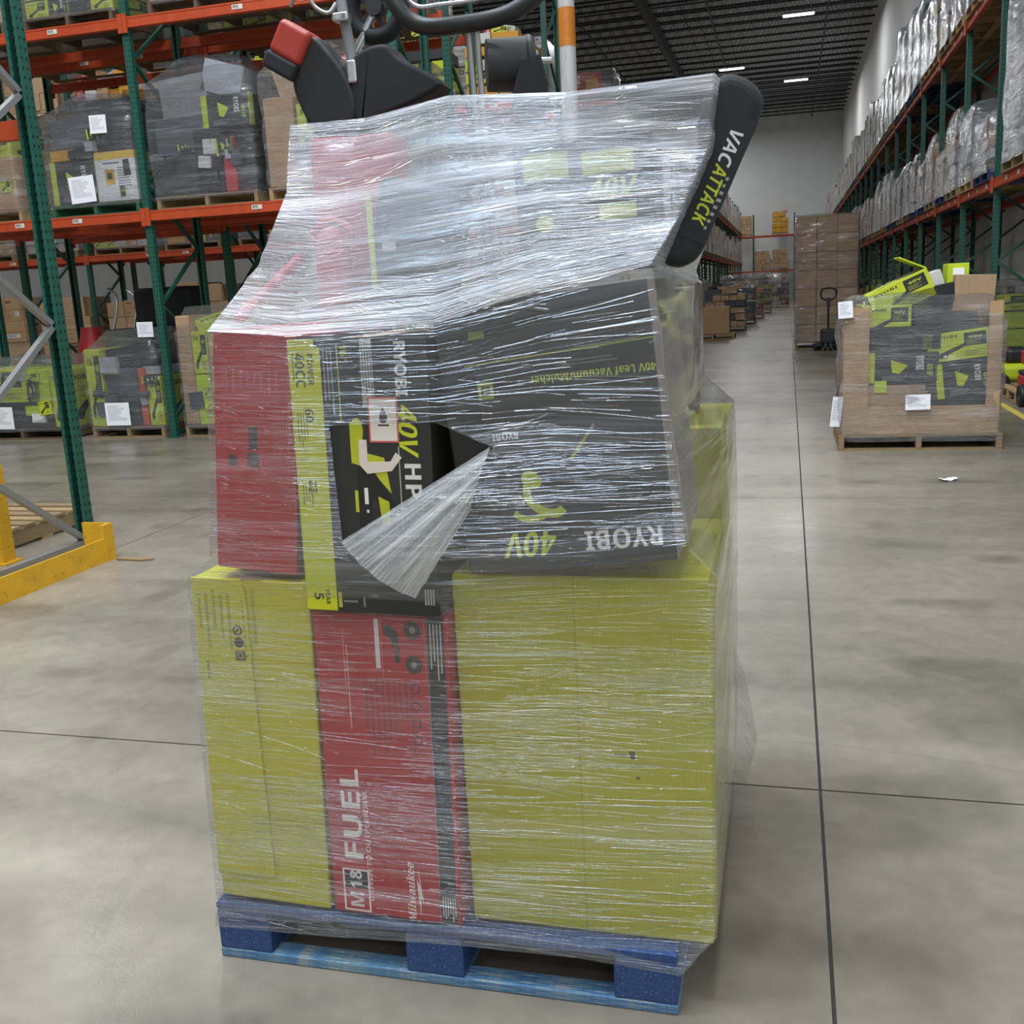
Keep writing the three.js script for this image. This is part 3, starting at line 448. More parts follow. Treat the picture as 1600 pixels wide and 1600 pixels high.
{
  const t = thing('push_mower', 'black and lime push mower under the long rack', 'mower', [2.78, 0, -13.98], -1.57);
  part('deck', rbx(0.6, 0.22, 0.7, 0.08, 3).translate(0, 0.24, 0), M.lime, t); part('motor_cover', rbx(0.36, 0.2, 0.4, 0.07, 3).translate(0, 0.44, 0), M.black, t);
  part('handle', merge([tube([[-0.22, 0.35, -0.3], [-0.22, 1.0, -0.75], [0, 1.1, -0.82], [0.22, 1.0, -0.75], [0.22, 0.35, -0.3]], 0.016, 50)]), M.blackMatte, t);
  for (const x of [-0.3, 0.3]) for (const z of [-0.28, 0.28]) part('wheel', new THREE.TorusGeometry(0.09, 0.035, 10, 20).rotateY(Math.PI / 2).translate(x, 0.125, z), M.black, t);
}
// ------------------------------------------------------------------ things on the aisle floor
{
  const t = thing('gaylord_load', 'tan open carton box full of lime and black tool boxes, loosely wrapped on a pallet', 'pallet load', [1.09, 0, -9.88]);
  part('pallet', palletGeo(1.32, 1.1), M.wood2, t);
  const wall = (g) => part('carton_wall', g, M.kraft, t);
  wall(bx(0.02, 1.1, 1.04, -0.62, 0.69, 0)); wall(bx(0.02, 1.1, 1.04, 0.62, 0.69, 0)); wall(bx(1.24, 1.1, 0.02, 0, 0.69, -0.52));
  wall(merge([bx(1.24, 0.24, 0.02, 0, 0.262, 0.52), bx(0.2, 0.848, 0.02, -0.52, 0.806, 0.52), bx(0.1, 0.858, 0.02, 0.57, 0.811, 0.52)]));
  const c = (x, y, z, w, h, d, m, rz = 0, ry = 0) => { const k = part('carton', unit, m, t); k.scale.set(w, h, d); k.position.set(x, y + h / 2, z); k.rotation.set(0, ry, rz); return k; };
  c(0.05, 0.16, 0.02, 1.0, 0.42, 0.9, M.charcoal); c(-0.2, 0.36, 0.05, 0.5, 0.2, 0.9, M.kraft2); c(0.35, 0.45, 0.04, 0.45, 0.3, 0.9, M.darkTool, 0.12);
  c(-0.15, 0.58, 0.04, 0.6, 0.26, 0.9, M.darkTool); c(0.3, 0.76, 0.05, 0.5, 0.24, 0.86, M.limeTool, 0.1); c(-0.15, 0.86, 0.05, 0.62, 0.2, 0.88, M.blackMatte); c(-0.28, 0.98, 0.08, 0.4, 0.26, 0.8, M.limeTool); c(0.2, 1.0, 0.04, 0.5, 0.22, 0.8, M.charcoal, 0.1);
  c(-0.32, 0.5, 0.48, 0.1, 0.1, 0.06, M.lime); c(0.05, 0.86, 0.46, 0.08, 0.12, 0.06, M.lime);
  const lime = c(-0.16, 1.2, 0.2, 0.52, 0.24, 0.5, M.limeTool, 0.42); 
  const flap = part('carton_flap', unit, M.lime, t); flap.scale.set(0.24, 0.012, 0.45); flap.position.set(-0.08, 1.583, 0.2); flap.rotation.z = -0.42;
  c(0.3, 1.36, 0.15, 0.17, 0.2, 0.3, M.lime); c(0.3, 1.4, 0.31, 0.09, 0.12, 0.02, M.white); c(0.12, 1.36, 0.1, 0.14, 0.14, 0.3, M.ivory, 0.3); c(0.41, 1.16, 0.2, 0.32, 0.3, 0.5, M.kraft2, -0.05); c(0.02, 1.2, 0.2, 0.5, 0.16, 0.5, M.blackMatte, 0.2);
  part('stretch_film', filmShell(1.27, 1.24, 1.08, 0.08, 0.1, 0.07, 17), M.filmLoad, t);
  const paper = (x, y, z, w, h, ry, rz) => { const s = part('paper_sheet', sheet, M.paper, t); s.scale.set(w, h, 0.2); s.position.set(x, y, z); s.rotation.set(0, ry, rz); };
  paper(-0.62, 1.22, 0.58, 0.12, 0.14, 0.1, 0.05); paper(-0.68, 0.35, 0.56, 0.1, 0.26, 0.5, -0.12); paper(-0.02, 0.42, 0.57, 0.2, 0.13, 0, 0.02);
}
wrappedLoad({ at: [0.79, 0, -23.95], w: 1.3, d: 1.15, h: 2.8, name: 'carton_stack', label: 'tall tan carton stack wrapped on a pallet in the middle of the aisle', taper: 0.02, boxes: (() => { const o = []; for (let j = 0; j < 7; j++) for (let i = 0; i < 3; i++) for (let k = 0; k < 2; k++) o.push([-0.42 + i * 0.42 + rr(-0.005, 0.005), 0.142 + j * 0.378, -0.28 + k * 0.56, 0.412, 0.37, 0.55, pick([M.brownPlain, M.kraft, M.kraft2])]); return o; })() });
function palletJack(at, turn, label) {
  const t = thing('pallet_jack', label, 'pallet jack', at, turn);
  for (const s of [-1, 1]) part('fork', bx(0.16, 0.06, 1.1, s * 0.2, 0.06, -0.65), M.blackMatte, t);
  part('pump_body', merge([rbx(0.3, 0.3, 0.2, 0.04, 2).translate(0, 0.3, 0), bx(0.5, 0.1, 0.12, 0, 0.14, -0.08)]), M.black, t);
  part('tiller', merge([rod(V(0, 0.35, 0.05), V(0, 1.05, 0.1), 0.022), bx(0.07, 0.18, 0.05, 0, 1.0, 0.1)]), M.black, t);
  part('grip', tube([[0, 1.02, 0.1], [-0.14, 1.1, 0.1], [-0.13, 1.24, 0.11], [0, 1.28, 0.11], [0.13, 1.24, 0.11], [0.14, 1.1, 0.1], [0.01, 1.02, 0.1]], 0.018, 40), M.blackMatte, t);
  for (const s of [-1, 1]) part('steer_wheel', new THREE.CylinderGeometry(0.09, 0.09, 0.05, 18).rotateZ(Math.PI / 2).translate(s * 0.05, 0.09, 0.06), M.charcoal, t);
}
palletJack([0.8, 0, -22.6], 0, 'black pallet jack parked under the tall tan carton stack');
palletJack([-2.75, 0, -27.9], 0.4, 'black pallet jack standing by the bare pallet with one tan carton');
wrappedLoad({ at: [-1.98, 0, -29.1], w: 1.15, d: 1.0, h: 0.95, film: null, pallet: M.wood, label: 'single tan carton on a pallet by the black pallet jack', boxes: [[0.08, 0.142, 0.0, 0.72, 0.72, 0.7, M.kraft], [-0.42, 0.142, 0.2, 0.24, 0.2, 0.4, M.kraftLight]] });
for (const [x, z, h, p, l] of [[-1.9, -33.5, 1.5, [M.brownPlain, M.slate, M.cartonPrint], 'tan cartons over slate cases on the aisle floor behind the single tan carton'], [-1.75, -38.5, 1.7, [M.redTool, M.charcoal, M.kraft, M.slate], 'red and dark tool cartons on a pallet down the aisle'], [-1.6, -44, 1.7, MIX, 'mixed carton pallet on the aisle floor past the red tool cartons'], [-1.4, -51, 1.8, TOOL, 'tool carton pallet far down the aisle floor'], [-0.6, -60, 1.8, MIX, 'last mixed carton pallet before the grey end wall'], [-1.6, -68, 2.0, TAN, 'tan carton pallet standing before the grey end wall']]) wrappedLoad({ at: [x, 0, z], w: 1.25, d: 1.1, h, palette: p, rows: 5, film: z < -36 ? M.filmLoad : null, label: l });
// shelving at the end wall
rackRow({ ox: 0, oz: -79.3, turn: 0, xs: [-5.4, -2.5, 0.4], depth: 1.05, h: 6.2, levels: [2.2, 4.7], group: 'shelving before the grey end wall', frameLabel: 'rack frame standing before the grey end wall', beamLabel: 'rack beam before the grey end wall', stickers: 0 });
wrappedLoad({ at: [-0.6, 4.7, -79.85], w: 1.15, h: 1.9, rows: 3, film: null, palette: [M.amber, M.amber, M.yellow], label: 'stack of yellow cartons on the shelving before the grey end wall' });
for (const [x, y, l] of [[-0.6, 2.2, 'under the yellow cartons'], [-1.85, 2.2, 'beside the load under the yellow cartons'], [-1.2, 0, 'on the floor'], [-3.2, 4.7, 'on the upper beam'], [-4.4, 2.2, 'in the bay away from the yellow cartons']]) wrappedLoad({ at: [x, y, -79.85], w: 1.15, h: 1.5, palette: TAN, film: null, label: 'tan carton load ' + l + ' of the end wall shelving' });
{
  const g = new THREE.PlaneGeometry(0.13, 0.09, 8, 5), p = g.attributes.position; for (let i = 0; i < p.count; i++) p.setZ(i, 0.012 * N64(i * 0.7, 3) + 0.014 * Math.abs(p.getX(i)) * 8);
  g.computeVertexNormals(); const m = part('paper_scrap', g.rotateX(-Math.PI / 2), std(0xe9e9ea, 0.8, { side: THREE.DoubleSide }), scene); m.position.set(1.14, 0.001, -7.95); m.rotation.y = 0.4; tag(m, 'small crumpled scrap of white paper on the concrete floor', 'paper');
}
{
  const g = outline([[-0.12, -0.02], [0.06, -0.035], [0.14, 0.0], [0.02, 0.03], [-0.1, 0.025]], 0.012, 0.002).rotateX(-Math.PI / 2); const m = part('wood_splinter', g, M.wood2, scene); m.position.set(-3.92, 0.001, -5.35); tag(m, 'broken wood splinter on the floor beyond the yellow guard', 'splinter');
}
tag(part('floor_tape', bx(0.08, 0.0008, 2.2, 2.33, 0.0004, -11.6), std(0xc9b04a, 0.7, { map: scuffed }), scene), 'worn strip of yellow floor tape along the foot of the long rack', 'tape');

// ------------------------------------------------------------------ the blue pallet
{
  const t = thing('blue_pallet', 'worn blue wooden block pallet carrying the big wrapped load', 'pallet', [-0.7525, 0, -2.445]);
  const W = 1.075, D = 1.11;
  const soft = (w, h, d) => rbx(w, h, d, 0.004);
  const put = (name, g, m, x, y, z) => part(name, g, m, t).position.set(x, y, z);
  const bw = soft(W, 0.024, 0.05), bd = soft(0.13, 0.024, D - 0.102), block = soft(0.135, 0.078, 0.13), lead = soft(W, 0.02, 0.13), deck = soft(W, 0.021, 0.095), carry = soft(0.13, 0.02, D);
  for (const z of [-1, 1]) put('bottom_board', bw, M.blueWorn, 0, 0.012, z * (D / 2 - 0.025));
  for (const x of [-1, 0, 1]) put('bottom_board', bd, M.blueWorn, x * (W / 2 - 0.065), 0.012, 0);
  for (const x of [-1, 0, 1]) for (const z of [-1, 0, 1]) put('block', block, M.blue, x * (W / 2 - 0.068), 0.063, z * (D / 2 - 0.066));
  for (const x of [-1, 0, 1]) put('stringer_board', carry, M.blue, x * (W / 2 - 0.066), 0.112, 0);
  for (let i = 0; i < 9; i++) put('deck_board', i === 8 ? lead : deck, M.blue, 0, 0.1325, -D / 2 + 0.05 + i * (D - 0.115) / 8);
}
// ------------------------------------------------------------------ the boxes of the load
const Y0 = 0.149;
const faceUV = (w, h, draw) => colorMap(w, h, draw);
const scuff = (c, w, h, n, color) => { for (let i = 0; i < n; i++) { c.fillStyle = color; c.globalAlpha = rr(0.04, 0.16); c.beginPath(); c.ellipse(rnd() * w, rnd() * h, rr(2, 26), rr(1, 5), rr(-0.4, 0.4), 0, 7); c.fill(); } c.globalAlpha = 1; };
const art = {};
art.leftLime = faceUV(400, 1024, (c, w, h) => {
  c.fillStyle = '#bfb81c'; c.fillRect(0, 0, w, h); scuff(c, w, h, 60, '#8f8c22');
  for (let i = 0; i < 7; i++) { c.fillStyle = 'rgba(110,108,30,0.35)'; c.fillRect(20 + i * 30, 20 + rnd() * 20, 12, 90 + rnd() * 120); }
});
art.flap = faceUV(200, 1024, (c, w, h) => {
  c.fillStyle = '#bfb81c'; c.fillRect(0, 0, w, h); scuff(c, w, h, 30, '#8f8c22');
  for (let i = 0; i < 5; i++) { c.fillStyle = 'rgba(100,98,30,0.4)'; c.fillRect(16 + i * 24, 26 + rnd() * 24, 9, 70 + rnd() * 110); }
  c.fillStyle = '#2c2d12'; c.lineWidth = 6; c.strokeStyle = '#2c2d12';
  c.beginPath(); c.arc(140, 152, 13, 0, 7); c.stroke(); c.beginPath(); c.moveTo(128, 166); c.lineTo(150, 138); c.stroke(); c.beginPath(); c.arc(142, 188, 16, 0, 7); c.fill(); c.strokeRect(130, 216, 26, 24); c.fillRect(136, 222, 14, 12);
  c.fillStyle = 'rgba(70,70,30,0.6)'; for (let i = 0; i < 12; i++) c.fillRect(160, 60 + i * 15, 5, 9 * rnd() + 3);
  for (let i = 0; i < 5; i++) c.fillRect(28, 250 + i * 12, 8, 8);
});
art.rightLime = faceUV(1024, 1400, (c, w, h) => {
  c.fillStyle = '#b2ad02'; c.fillRect(0, 0, w, h); scuff(c, w, h, 120, '#7d7d10'); scuff(c, w, h, 60, '#c0c046');
  c.fillStyle = 'rgba(90,95,10,0.5)'; c.fillRect(w * 0.487, 0, 3, h); c.fillStyle = 'rgba(120,125,15,0.35)'; for (let x = 20; x < w; x += 11) c.fillRect(x, 0, 2, h);
  c.fillStyle = '#2a2c10'; c.beginPath(); c.ellipse(715, 668, 11, 16, 0, 0, 7); c.fill(); c.fillRect(640, 664, 70, 5); c.fillRect(700, 652, 26, 6); c.beginPath(); c.ellipse(735, 755, 9, 5, 0, 0, 7); c.fill();
});
art.fuel = faceUV(640, 1400, (c, w, h) => {
  c.fillStyle = '#aa1418'; c.fillRect(0, 0, w, h); scuff(c, w, h, 80, '#7c1215');
  c.fillStyle = '#1f1b1a'; c.fillRect(w * 0.85, 0, w * 0.125, h); c.fillStyle = '#7c6a66'; c.fillRect(w * 0.845, 0, 4, h);
  // heading, reads upwards
  ink(c, 'FUEL', w * 0.19, h * 0.66, 132, '#e9e2da', -Math.PI / 2, 'bold', 'sans-serif', 1.45);
  ink(c, 'DRIVEN TO OUTPERFORM.', w * 0.305, h * 0.76, 34, '#d8c3bb', -Math.PI / 2, 'bold', 'sans-serif', 1.28);
  c.strokeStyle = '#e9e2da'; c.lineWidth = 9; c.strokeRect(w * 0.09, h * 0.848, w * 0.2, h * 0.142);
  c.fillStyle = '#1d1a1a'; c.fillRect(w * 0.1, h * 0.853, w * 0.18, h * 0.058); ink(c, '18', w * 0.19, h * 0.882, 84, '#d9d4cf', -Math.PI / 2); ink(c, 'M', w * 0.19, h * 0.952, 96, '#d9d0c9', -Math.PI / 2);
  // script logo with its bolt
  c.save(); c.translate(w * 0.64, h * 0.905); c.rotate(-Math.PI / 2); c.font = 'italic bold 52px serif'; c.fillStyle = '#ead9d3'; c.textAlign = 'center'; c.fillText('Milwaukee', 0, 10); c.beginPath(); c.moveTo(-110, 34); c.lineTo(70, 20); c.lineTo(40, 34); c.lineTo(120, 30); c.lineTo(-50, 52); c.lineTo(-20, 38); c.fill(); c.restore();
  // top: tool picture, round marks, white strip, small print
  c.fillStyle = '#ddd3cd'; c.fillRect(w * 0.46, h * 0.012, w * 0.035, h * 0.155);
  c.fillStyle = '#2b2326'; c.beginPath(); c.ellipse(w * 0.575, h * 0.05, 36, 26, 0.5, 0, 7); c.fill(); c.fillRect(w * 0.585, h * 0.055, 34, 60); c.fillStyle = '#6e2a30'; c.fillRect(w * 0.6, h * 0.09, 30, 40); c.fillStyle = '#2b2326'; c.fillRect(w * 0.605, h * 0.118, 24, 40);
  for (const y of [0.042, 0.15]) { c.fillStyle = '#3a2c2e'; c.beginPath(); c.arc(w * 0.745, h * y, 40, 0, 7); c.fill(); c.fillStyle = '#8a7f7c'; c.beginPath(); c.arc(w * 0.745, h * y, 14, 0, 7); c.fill(); }
  c.strokeStyle = '#c98f8a'; c.lineWidth = 2; c.strokeRect(w * 0.51, h * 0.008, w * 0.32, h * 0.19);
  for (const [k, y] of [0.225, 0.28, 0.335, 0.39].entries()) { c.strokeStyle = '#4a1c1e'; c.lineWidth = 7; c.beginPath(); if (k === 1) { c.moveTo(w * 0.745, h * y - 24); c.lineTo(w * 0.745 + 26, h * y); c.lineTo(w * 0.745, h * y + 24); c.lineTo(w * 0.745 - 26, h * y); c.closePath(); } else if (k < 2) c.arc(w * 0.745, h * y, 20, 0, 7); else c.rect(w * 0.72, h * y - 17, 32, 34); c.stroke(); }
  c.fillStyle = '#c7837d'; c.fillRect(w * 0.235, h * 0.1, 7, h * 0.27); c.fillRect(w * 0.215, h * 0.05, 5, h * 0.2); c.fillStyle = '#7a2225'; for (let i = 0; i < 9; i++) c.fillRect(w * 0.36 + i * 28, h * 0.2, 9, h * rr(0.12, 0.27));
  for (let i = 0; i < 4; i++) { c.fillStyle = '#c9c3bd'; c.fillRect(w * 0.87 + i * 16, h * 0.02, 6, h * rr(0.1, 0.2)); }
  for (let i = 0; i < 6; i++) { c.fillStyle = '#bdb6b0'; c.fillRect(w * 0.865 + i * 12, h * 0.905, 7, h * rr(0.05, 0.085)); }
});
art.redUpper = faceUV(420, 900, (c, w, h) => {
  c.fillStyle = '#aa1418'; c.fillRect(0, 0, w, h); scuff(c, w, h, 50, '#7a1820');
  c.fillStyle = '#b04a4e'; for (let i = 0; i < 8; i++) c.fillRect(60 + i * 36, h * 0.15, 10, h * rr(0.04, 0.1)); for (let i = 0; i < 6; i++) c.fillRect(w * 0.72 + i * 16, h * 0.3, 5, h * rr(0.1, 0.2));
  c.fillStyle = '#3a2a2c'; c.fillRect(w * 0.42, h * 0.38, 44, h * 0.1); c.fillRect(w * 0.4, h * 0.49, 60, h * 0.06); c.beginPath(); c.arc(w * 0.22, h * 0.53, 24, 0, 7); c.fill();
  c.strokeStyle = '#b8575b'; c.lineWidth = 2; c.strokeRect(w * 0.12, h * 0.14, w * 0.78, h * 0.48);
});
art.chainsaw = faceUV(560, 1024, (c, w, h) => {
  c.fillStyle = '#262624'; c.fillRect(0, 0, w, h); scuff(c, w, h, 40, '#3c3c38');
  c.fillStyle = '#c0c217'; c.fillRect(0, 0, w * 0.2, h); c.fillRect(w * 0.15, h * 0.03, w * 0.09, h * 0.97);
  ink(c, 'POWER', w * 0.165, h * 0.105, 34, '#33340f', Math.PI / 2); ink(c, '40CC', w * 0.085, h * 0.11, 54, '#2b2c0e', Math.PI / 2); fineLines(c, w * 0.03, h * 0.05, 10, h * 0.13, 1, '#55561a', true);
  ink(c, '60', w * 0.13, h * 0.27, 48, '#2b2c0e', Math.PI / 2); ink(c, '23', w * 0.12, h * 0.53, 46, '#4a4b16', Math.PI / 2); ink(c, '5', w * 0.1, h * 0.945, 56, '#2b2c0e', Math.PI / 2); ink(c, 'YEAR', w * 0.17, h * 0.945, 26, '#2b2c0e', Math.PI / 2);
  for (let i = 0; i < 4; i++) { c.fillStyle = '#77781f'; c.fillRect(w * 0.04 + i * 12, h * 0.26, 5, h * 0.14 * rr(0.6, 1)); c.fillRect(w * 0.04 + i * 12, h * 0.52, 5, h * 0.1 * rr(0.6, 1)); }
  for (let i = 0; i < 3; i++) { c.fillStyle = '#8a8a84'; c.fillRect(w * 0.26 + i * 15, h * 0.03, 5, h * rr(0.14, 0.24)); }
  c.fillStyle = '#a9ad3a'; c.fillRect(w * 0.36, h * 0.02, 5, h * 0.27); ink(c, '16"', w * 0.41, h * 0.05, 40, '#a9ad3a', Math.PI / 2);
  c.fillStyle = '#a19d95'; c.fillRect(w * 0.53, 0, w * 0.085, h * 0.24); for (let i = 0; i < 4; i++) { c.fillStyle = '#4c4945'; c.fillRect(w * 0.54 + i * 11, h * 0.03, 5, h * rr(0.12, 0.18)); }
  ink(c, 'RYOBI', w * 0.81, h * 0.105, 64, '#d4d1ca', Math.PI / 2, 'bold', 'sans-serif', 1.05); ink(c, '40V', w * 0.84, h * 0.315, 104, '#c3c81e', Math.PI / 2, 'italic bold', 'sans-serif', 1.0); ink(c, 'HP', w * 0.86, h * 0.5, 92, '#d4d1ca', Math.PI / 2, 'bold', 'sans-serif', 1.15);
  c.fillStyle = '#bdbab2'; c.fillRect(w * 0.765, h * 0.38, 4, h * 0.3);
  // chainsaw picture
  c.fillStyle = '#b3b822'; c.beginPath(); c.moveTo(w * 0.42, h * 0.3); c.quadraticCurveTo(w * 0.5, h * 0.25, w * 0.52, h * 0.32); c.lineTo(w * 0.5, h * 0.4); c.lineTo(w * 0.66, h * 0.42); c.lineTo(w * 0.7, h * 0.55); c.lineTo(w * 0.55, h * 0.46); c.lineTo(w * 0.42, h * 0.44); c.fill();
  c.fillStyle = '#151514'; c.beginPath(); c.moveTo(w * 0.46, h * 0.45); c.lineTo(w * 0.58, h * 0.47); c.lineTo(w * 0.74, h * 0.6); c.lineTo(w * 0.7, h * 0.63); c.lineTo(w * 0.56, h * 0.56); c.lineTo(w * 0.55, h * 0.68); c.lineTo(w * 0.45, h * 0.68); c.fill();
  c.fillStyle = '#b3b822'; c.fillRect(w * 0.43, h * 0.54, 14, h * 0.08); c.beginPath(); c.moveTo(w * 0.6, h * 0.56); c.lineTo(w * 0.68, h * 0.58); c.lineTo(w * 0.68, h * 0.66); c.lineTo(w * 0.62, h * 0.66); c.fill(); c.fillStyle = '#dedcd6'; c.fillRect(w * 0.5, h * 0.53, 16, h * 0.06); c.fillRect(w * 0.51, h * 0.61, 10, 12);
  c.fillStyle = '#77776f'; c.fillRect(w * 0.29, h * 0.955, 60, 8); c.fillRect(w * 0.44, h * 0.94, 8, 40); c.fillRect(w * 0.5, h * 0.93, 30, 8); c.fillStyle = '#a9ad3a'; c.fillRect(w * 0.25, h * 0.925, 16, 60); c.fillStyle = '#b5b2aa'; for (let i = 0; i < 4; i++) c.fillRect(w * 0.9 + i * 11, h * 0.9, 6, h * 0.06);
});
art.leafVac = faceUV(1024, 1170, (c, w, h) => {
  c.fillStyle = '#2a2a27'; c.fillRect(0, 0, w, h); scuff(c, w, h, 120, '#44443c'); c.fillStyle = '#111210'; c.beginPath(); c.moveTo(0, h * 0.2); c.lineTo(w * 0.16, h * 0.25); c.lineTo(w * 0.2, h * 0.8); c.lineTo(0, h * 0.8); c.fill();
  ink(c, 'RYOBI', w * 0.765, h * 0.905, 118, '#d7d1cb', Math.PI, 'bold', 'sans-serif', 1.08); ink(c, '40V', w * 0.33, h * 0.9, 150, '#b6c133', Math.PI, 'italic bold', 'sans-serif', 0.98);
  ink(c, '40V Leaf Vacuum/Mulcher', w * 0.71, h * 0.30, 46, '#a9b433', Math.PI, 'bold', 'sans-serif', 1.02);
  c.strokeStyle = '#98a12c'; c.lineWidth = 6; c.beginPath(); c.moveTo(w * 0.12, h * 0.22); c.lineTo(w, h * 0.2); c.stroke(); fineLines(c, w * 0.55, h * 0.24, 380, 30, 2, '#64655c');
  c.fillStyle = '#8d962e'; c.fillRect(w * 0.17, h * 0.285, 74, 74); c.fillStyle = '#2a2a27'; c.fillRect(w * 0.185, h * 0.3, 44, 42); ink(c, '5', w * 0.206, h * 0.317, 34, '#8d962e', Math.PI); c.fillStyle = '#6d7430'; c.fillRect(w * 0.16, h * 0.1, 76, 34);
  ink(c, 'RYOBI', w * 0.27, h * 0.49, 44, '#b9b4ac', Math.PI);
  c.strokeStyle = '#8f9436'; c.lineWidth = 14; c.beginPath(); c.moveTo(w * 0.56, h * 0.6); c.lineTo(w * 0.68, h * 0.49); c.stroke(); c.strokeStyle = '#7d7c76'; c.beginPath(); c.moveTo(w * 0.65, h * 0.515); c.lineTo(w * 0.69, h * 0.48); c.stroke();
  // the tool, upside down
  c.fillStyle = '#a9b32c'; c.beginPath(); c.ellipse(w * 0.365, h * 0.66, 50, 38, 0.4, 0, 7); c.fill(); c.lineWidth = 40; c.strokeStyle = '#a9b32c'; c.beginPath(); c.moveTo(w * 0.36, h * 0.66); c.quadraticCurveTo(w * 0.3, h * 0.72, w * 0.38, h * 0.77); c.quadraticCurveTo(w * 0.46, h * 0.81, w * 0.5, h * 0.775); c.stroke(); c.lineWidth = 28; c.beginPath(); c.moveTo(w * 0.26, h * 0.78); c.quadraticCurveTo(w * 0.33, h * 0.83, w * 0.42, h * 0.79); c.stroke(); c.fillStyle = '#3a3b22'; c.beginPath(); c.arc(w * 0.37, h * 0.74, 14, 0, 7); c.fill();
});
art.topBox = faceUV(600, 600, (c, w, h) => { c.fillStyle = '#26282c'; c.fillRect(0, 0, w, h); c.fillStyle = '#aab32a'; c.fillRect(40, 40, 200, 120); c.fillRect(300, 60, 220, 100); c.fillRect(360, 300, 160, 70); c.beginPath(); c.arc(120, 360, 40, 0, 7); c.fill(); ink(c, '40V', 410, 230, 120, '#aab32a', 0, 'italic bold'); fineLines(c, 60, 440, 300, 100, 6, '#6d6f72'); });
const printed = (map, rough = 0.5) => phys(0xffffff, rough, { map, clearcoat: 0.15, clearcoatRoughness: 0.4 });
M.sideLime = phys('#b2ad02', 0.5); M.sideYellow = phys('#bfb81c', 0.5); M.sideRed = phys('#aa1418', 0.5); M.sideDark = phys('#262624', 0.5); M.kraftGrey = std(0x8f8378, 0.75, { map: fluted }); M.battery = std(0xa3372a, 0.45);
function carton(name, label, { x0, x1, y0, y1, zf, depth, front, side, lean = 0, parts }) {
  const w = x1 - x0, h = y1 - y0, t = thing(name, label, 'box', [(x0 + x1) / 2, y0, zf - depth / 2]);
  t.rotation.z = lean;
  part('carton_body', rbx(w, h, depth, 0.005).translate(0, h / 2, 0), [side, side, side, side, front, side], t);
  part('top_tape', bx(Math.min(0.055, w * 0.3), 0.0006, depth, 0, h + 0.0003, 0), M.kraftLight, t);
  if (parts) parts(t, w, h, depth);
  return t;
}
carton('lime_carton', 'narrow lime yellow carton with an overlapping flap at the load corner', { x0: -1.275, x1: -0.999, y0: Y0 + 0.004, y1: 0.928, zf: -1.902, depth: 0.5, front: printed(art.leftLime), side: M.sideYellow, lean: -0.026, parts: (t, w, h, d) => {
  const g = outline([[-w / 2, 0.06], [-w / 2 + 0.145, 0.07], [-w / 2 + 0.135, h * 0.5], [-w / 2 + 0.128, h - 0.03], [-w / 2 + 0.12, h], [-w / 2, h]], 0.007, 0.0012), p = g.attributes.position, uv = g.attributes.uv;
  for (let i = 0; i < p.count; i++) uv.setXY(i, (p.getX(i) + w / 2) / 0.147, p.getY(i) / h);
  part('flap', g.translate(0, 0, d / 2), printed(art.flap), t, 'lime flap with small black icons');
} });
carton('red_carton', 'upright red carton with white lettering and a black edge between lime cartons', { x0: -0.985, x1: -0.684, y0: Y0 + 0.004, y1: 0.862, zf: -1.893, depth: 0.46, front: printed(art.fuel), side: M.sideRed, lean: -0.019 });
carton('lime_carton', 'large plain lime carton with a pen mark on the blue pallet', { x0: -0.667, x1: -0.143, y0: Y0, y1: 0.943, zf: -1.93, depth: 0.53, front: printed(art.rightLime), side: M.sideLime, lean: 0.003 });
carton('red_carton', 'faded red carton standing on the narrow lime carton', { x0: -1.19, x1: -1.0, y0: 0.947, y1: 1.452, zf: -1.9, depth: 0.48, front: printed(art.redUpper), side: M.sideRed, lean: -0.1 });
carton('chainsaw_carton', 'black chainsaw carton with a lime stripe and sideways white lettering', { x0: -0.97, x1: -0.676, y0: 0.872, y1: 1.432, zf: -1.868, depth: 0.3, front: printed(art.chainsaw), side: M.sideDark, lean: -0.018, parts: (t, w, h, d) => {
  // red edged warning sticker, partly wrapped over by a white strap label
  const s = part('warning_sticker', bx(0.062, 0.09, 0.0012, 0.05, h - 0.16, d / 2 + 0.0008), std(0xffffff, 0.6, { map: null }), t, 'red edged white warning sticker');
  s.geometry.attributes.uv.array.set([0, 1, 1, 1, 0, 0, 1, 0], 32); s.material.map = colorMap(160, 220, (c) => { c.fillStyle = '#c4544a'; c.fillRect(0, 0, 160, 220); c.fillStyle = '#ddd2c6'; c.fillRect(8, 8, 144, 204); c.fillStyle = '#2a2624'; c.beginPath(); c.moveTo(80, 50); c.quadraticCurveTo(115, 95, 96, 120); c.quadraticCurveTo(80, 132, 64, 120); c.quadraticCurveTo(50, 95, 80, 50); c.fill(); c.fillRect(50, 132, 60, 8); });
  part('torn_label', outline([[-0.005, h - 0.2], [0.012, h - 0.2], [0.012, h - 0.245], [0.06, h - 0.243], [0.072, h - 0.225], [0.084, h - 0.235], [0.062, h - 0.262], [0.01, h - 0.268], [-0.006, h - 0.25]], 0.0016, 0.0004).translate(0, 0, d / 2), std(0xd8cabd, 0.7), t, 'torn white paper label');
} });
carton('leaf_vacuum_carton', 'black leaf vacuum carton lying upside down with white and lime lettering', { x0: -0.615, x1: -0.197, y0: 0.972, y1: 1.5, zf: -1.89, depth: 0.46, front: printed(art.leafVac), side: M.kraftGrey, lean: 0.09 });
carton('lime_carton', 'taller pale lime carton at the rear corner of the blue pallet', { x0: -0.62, x1: -0.152, y0: Y0, y1: 1.165, zf: -2.47, depth: 0.5, front: M.sideLime, side: M.sideLime });
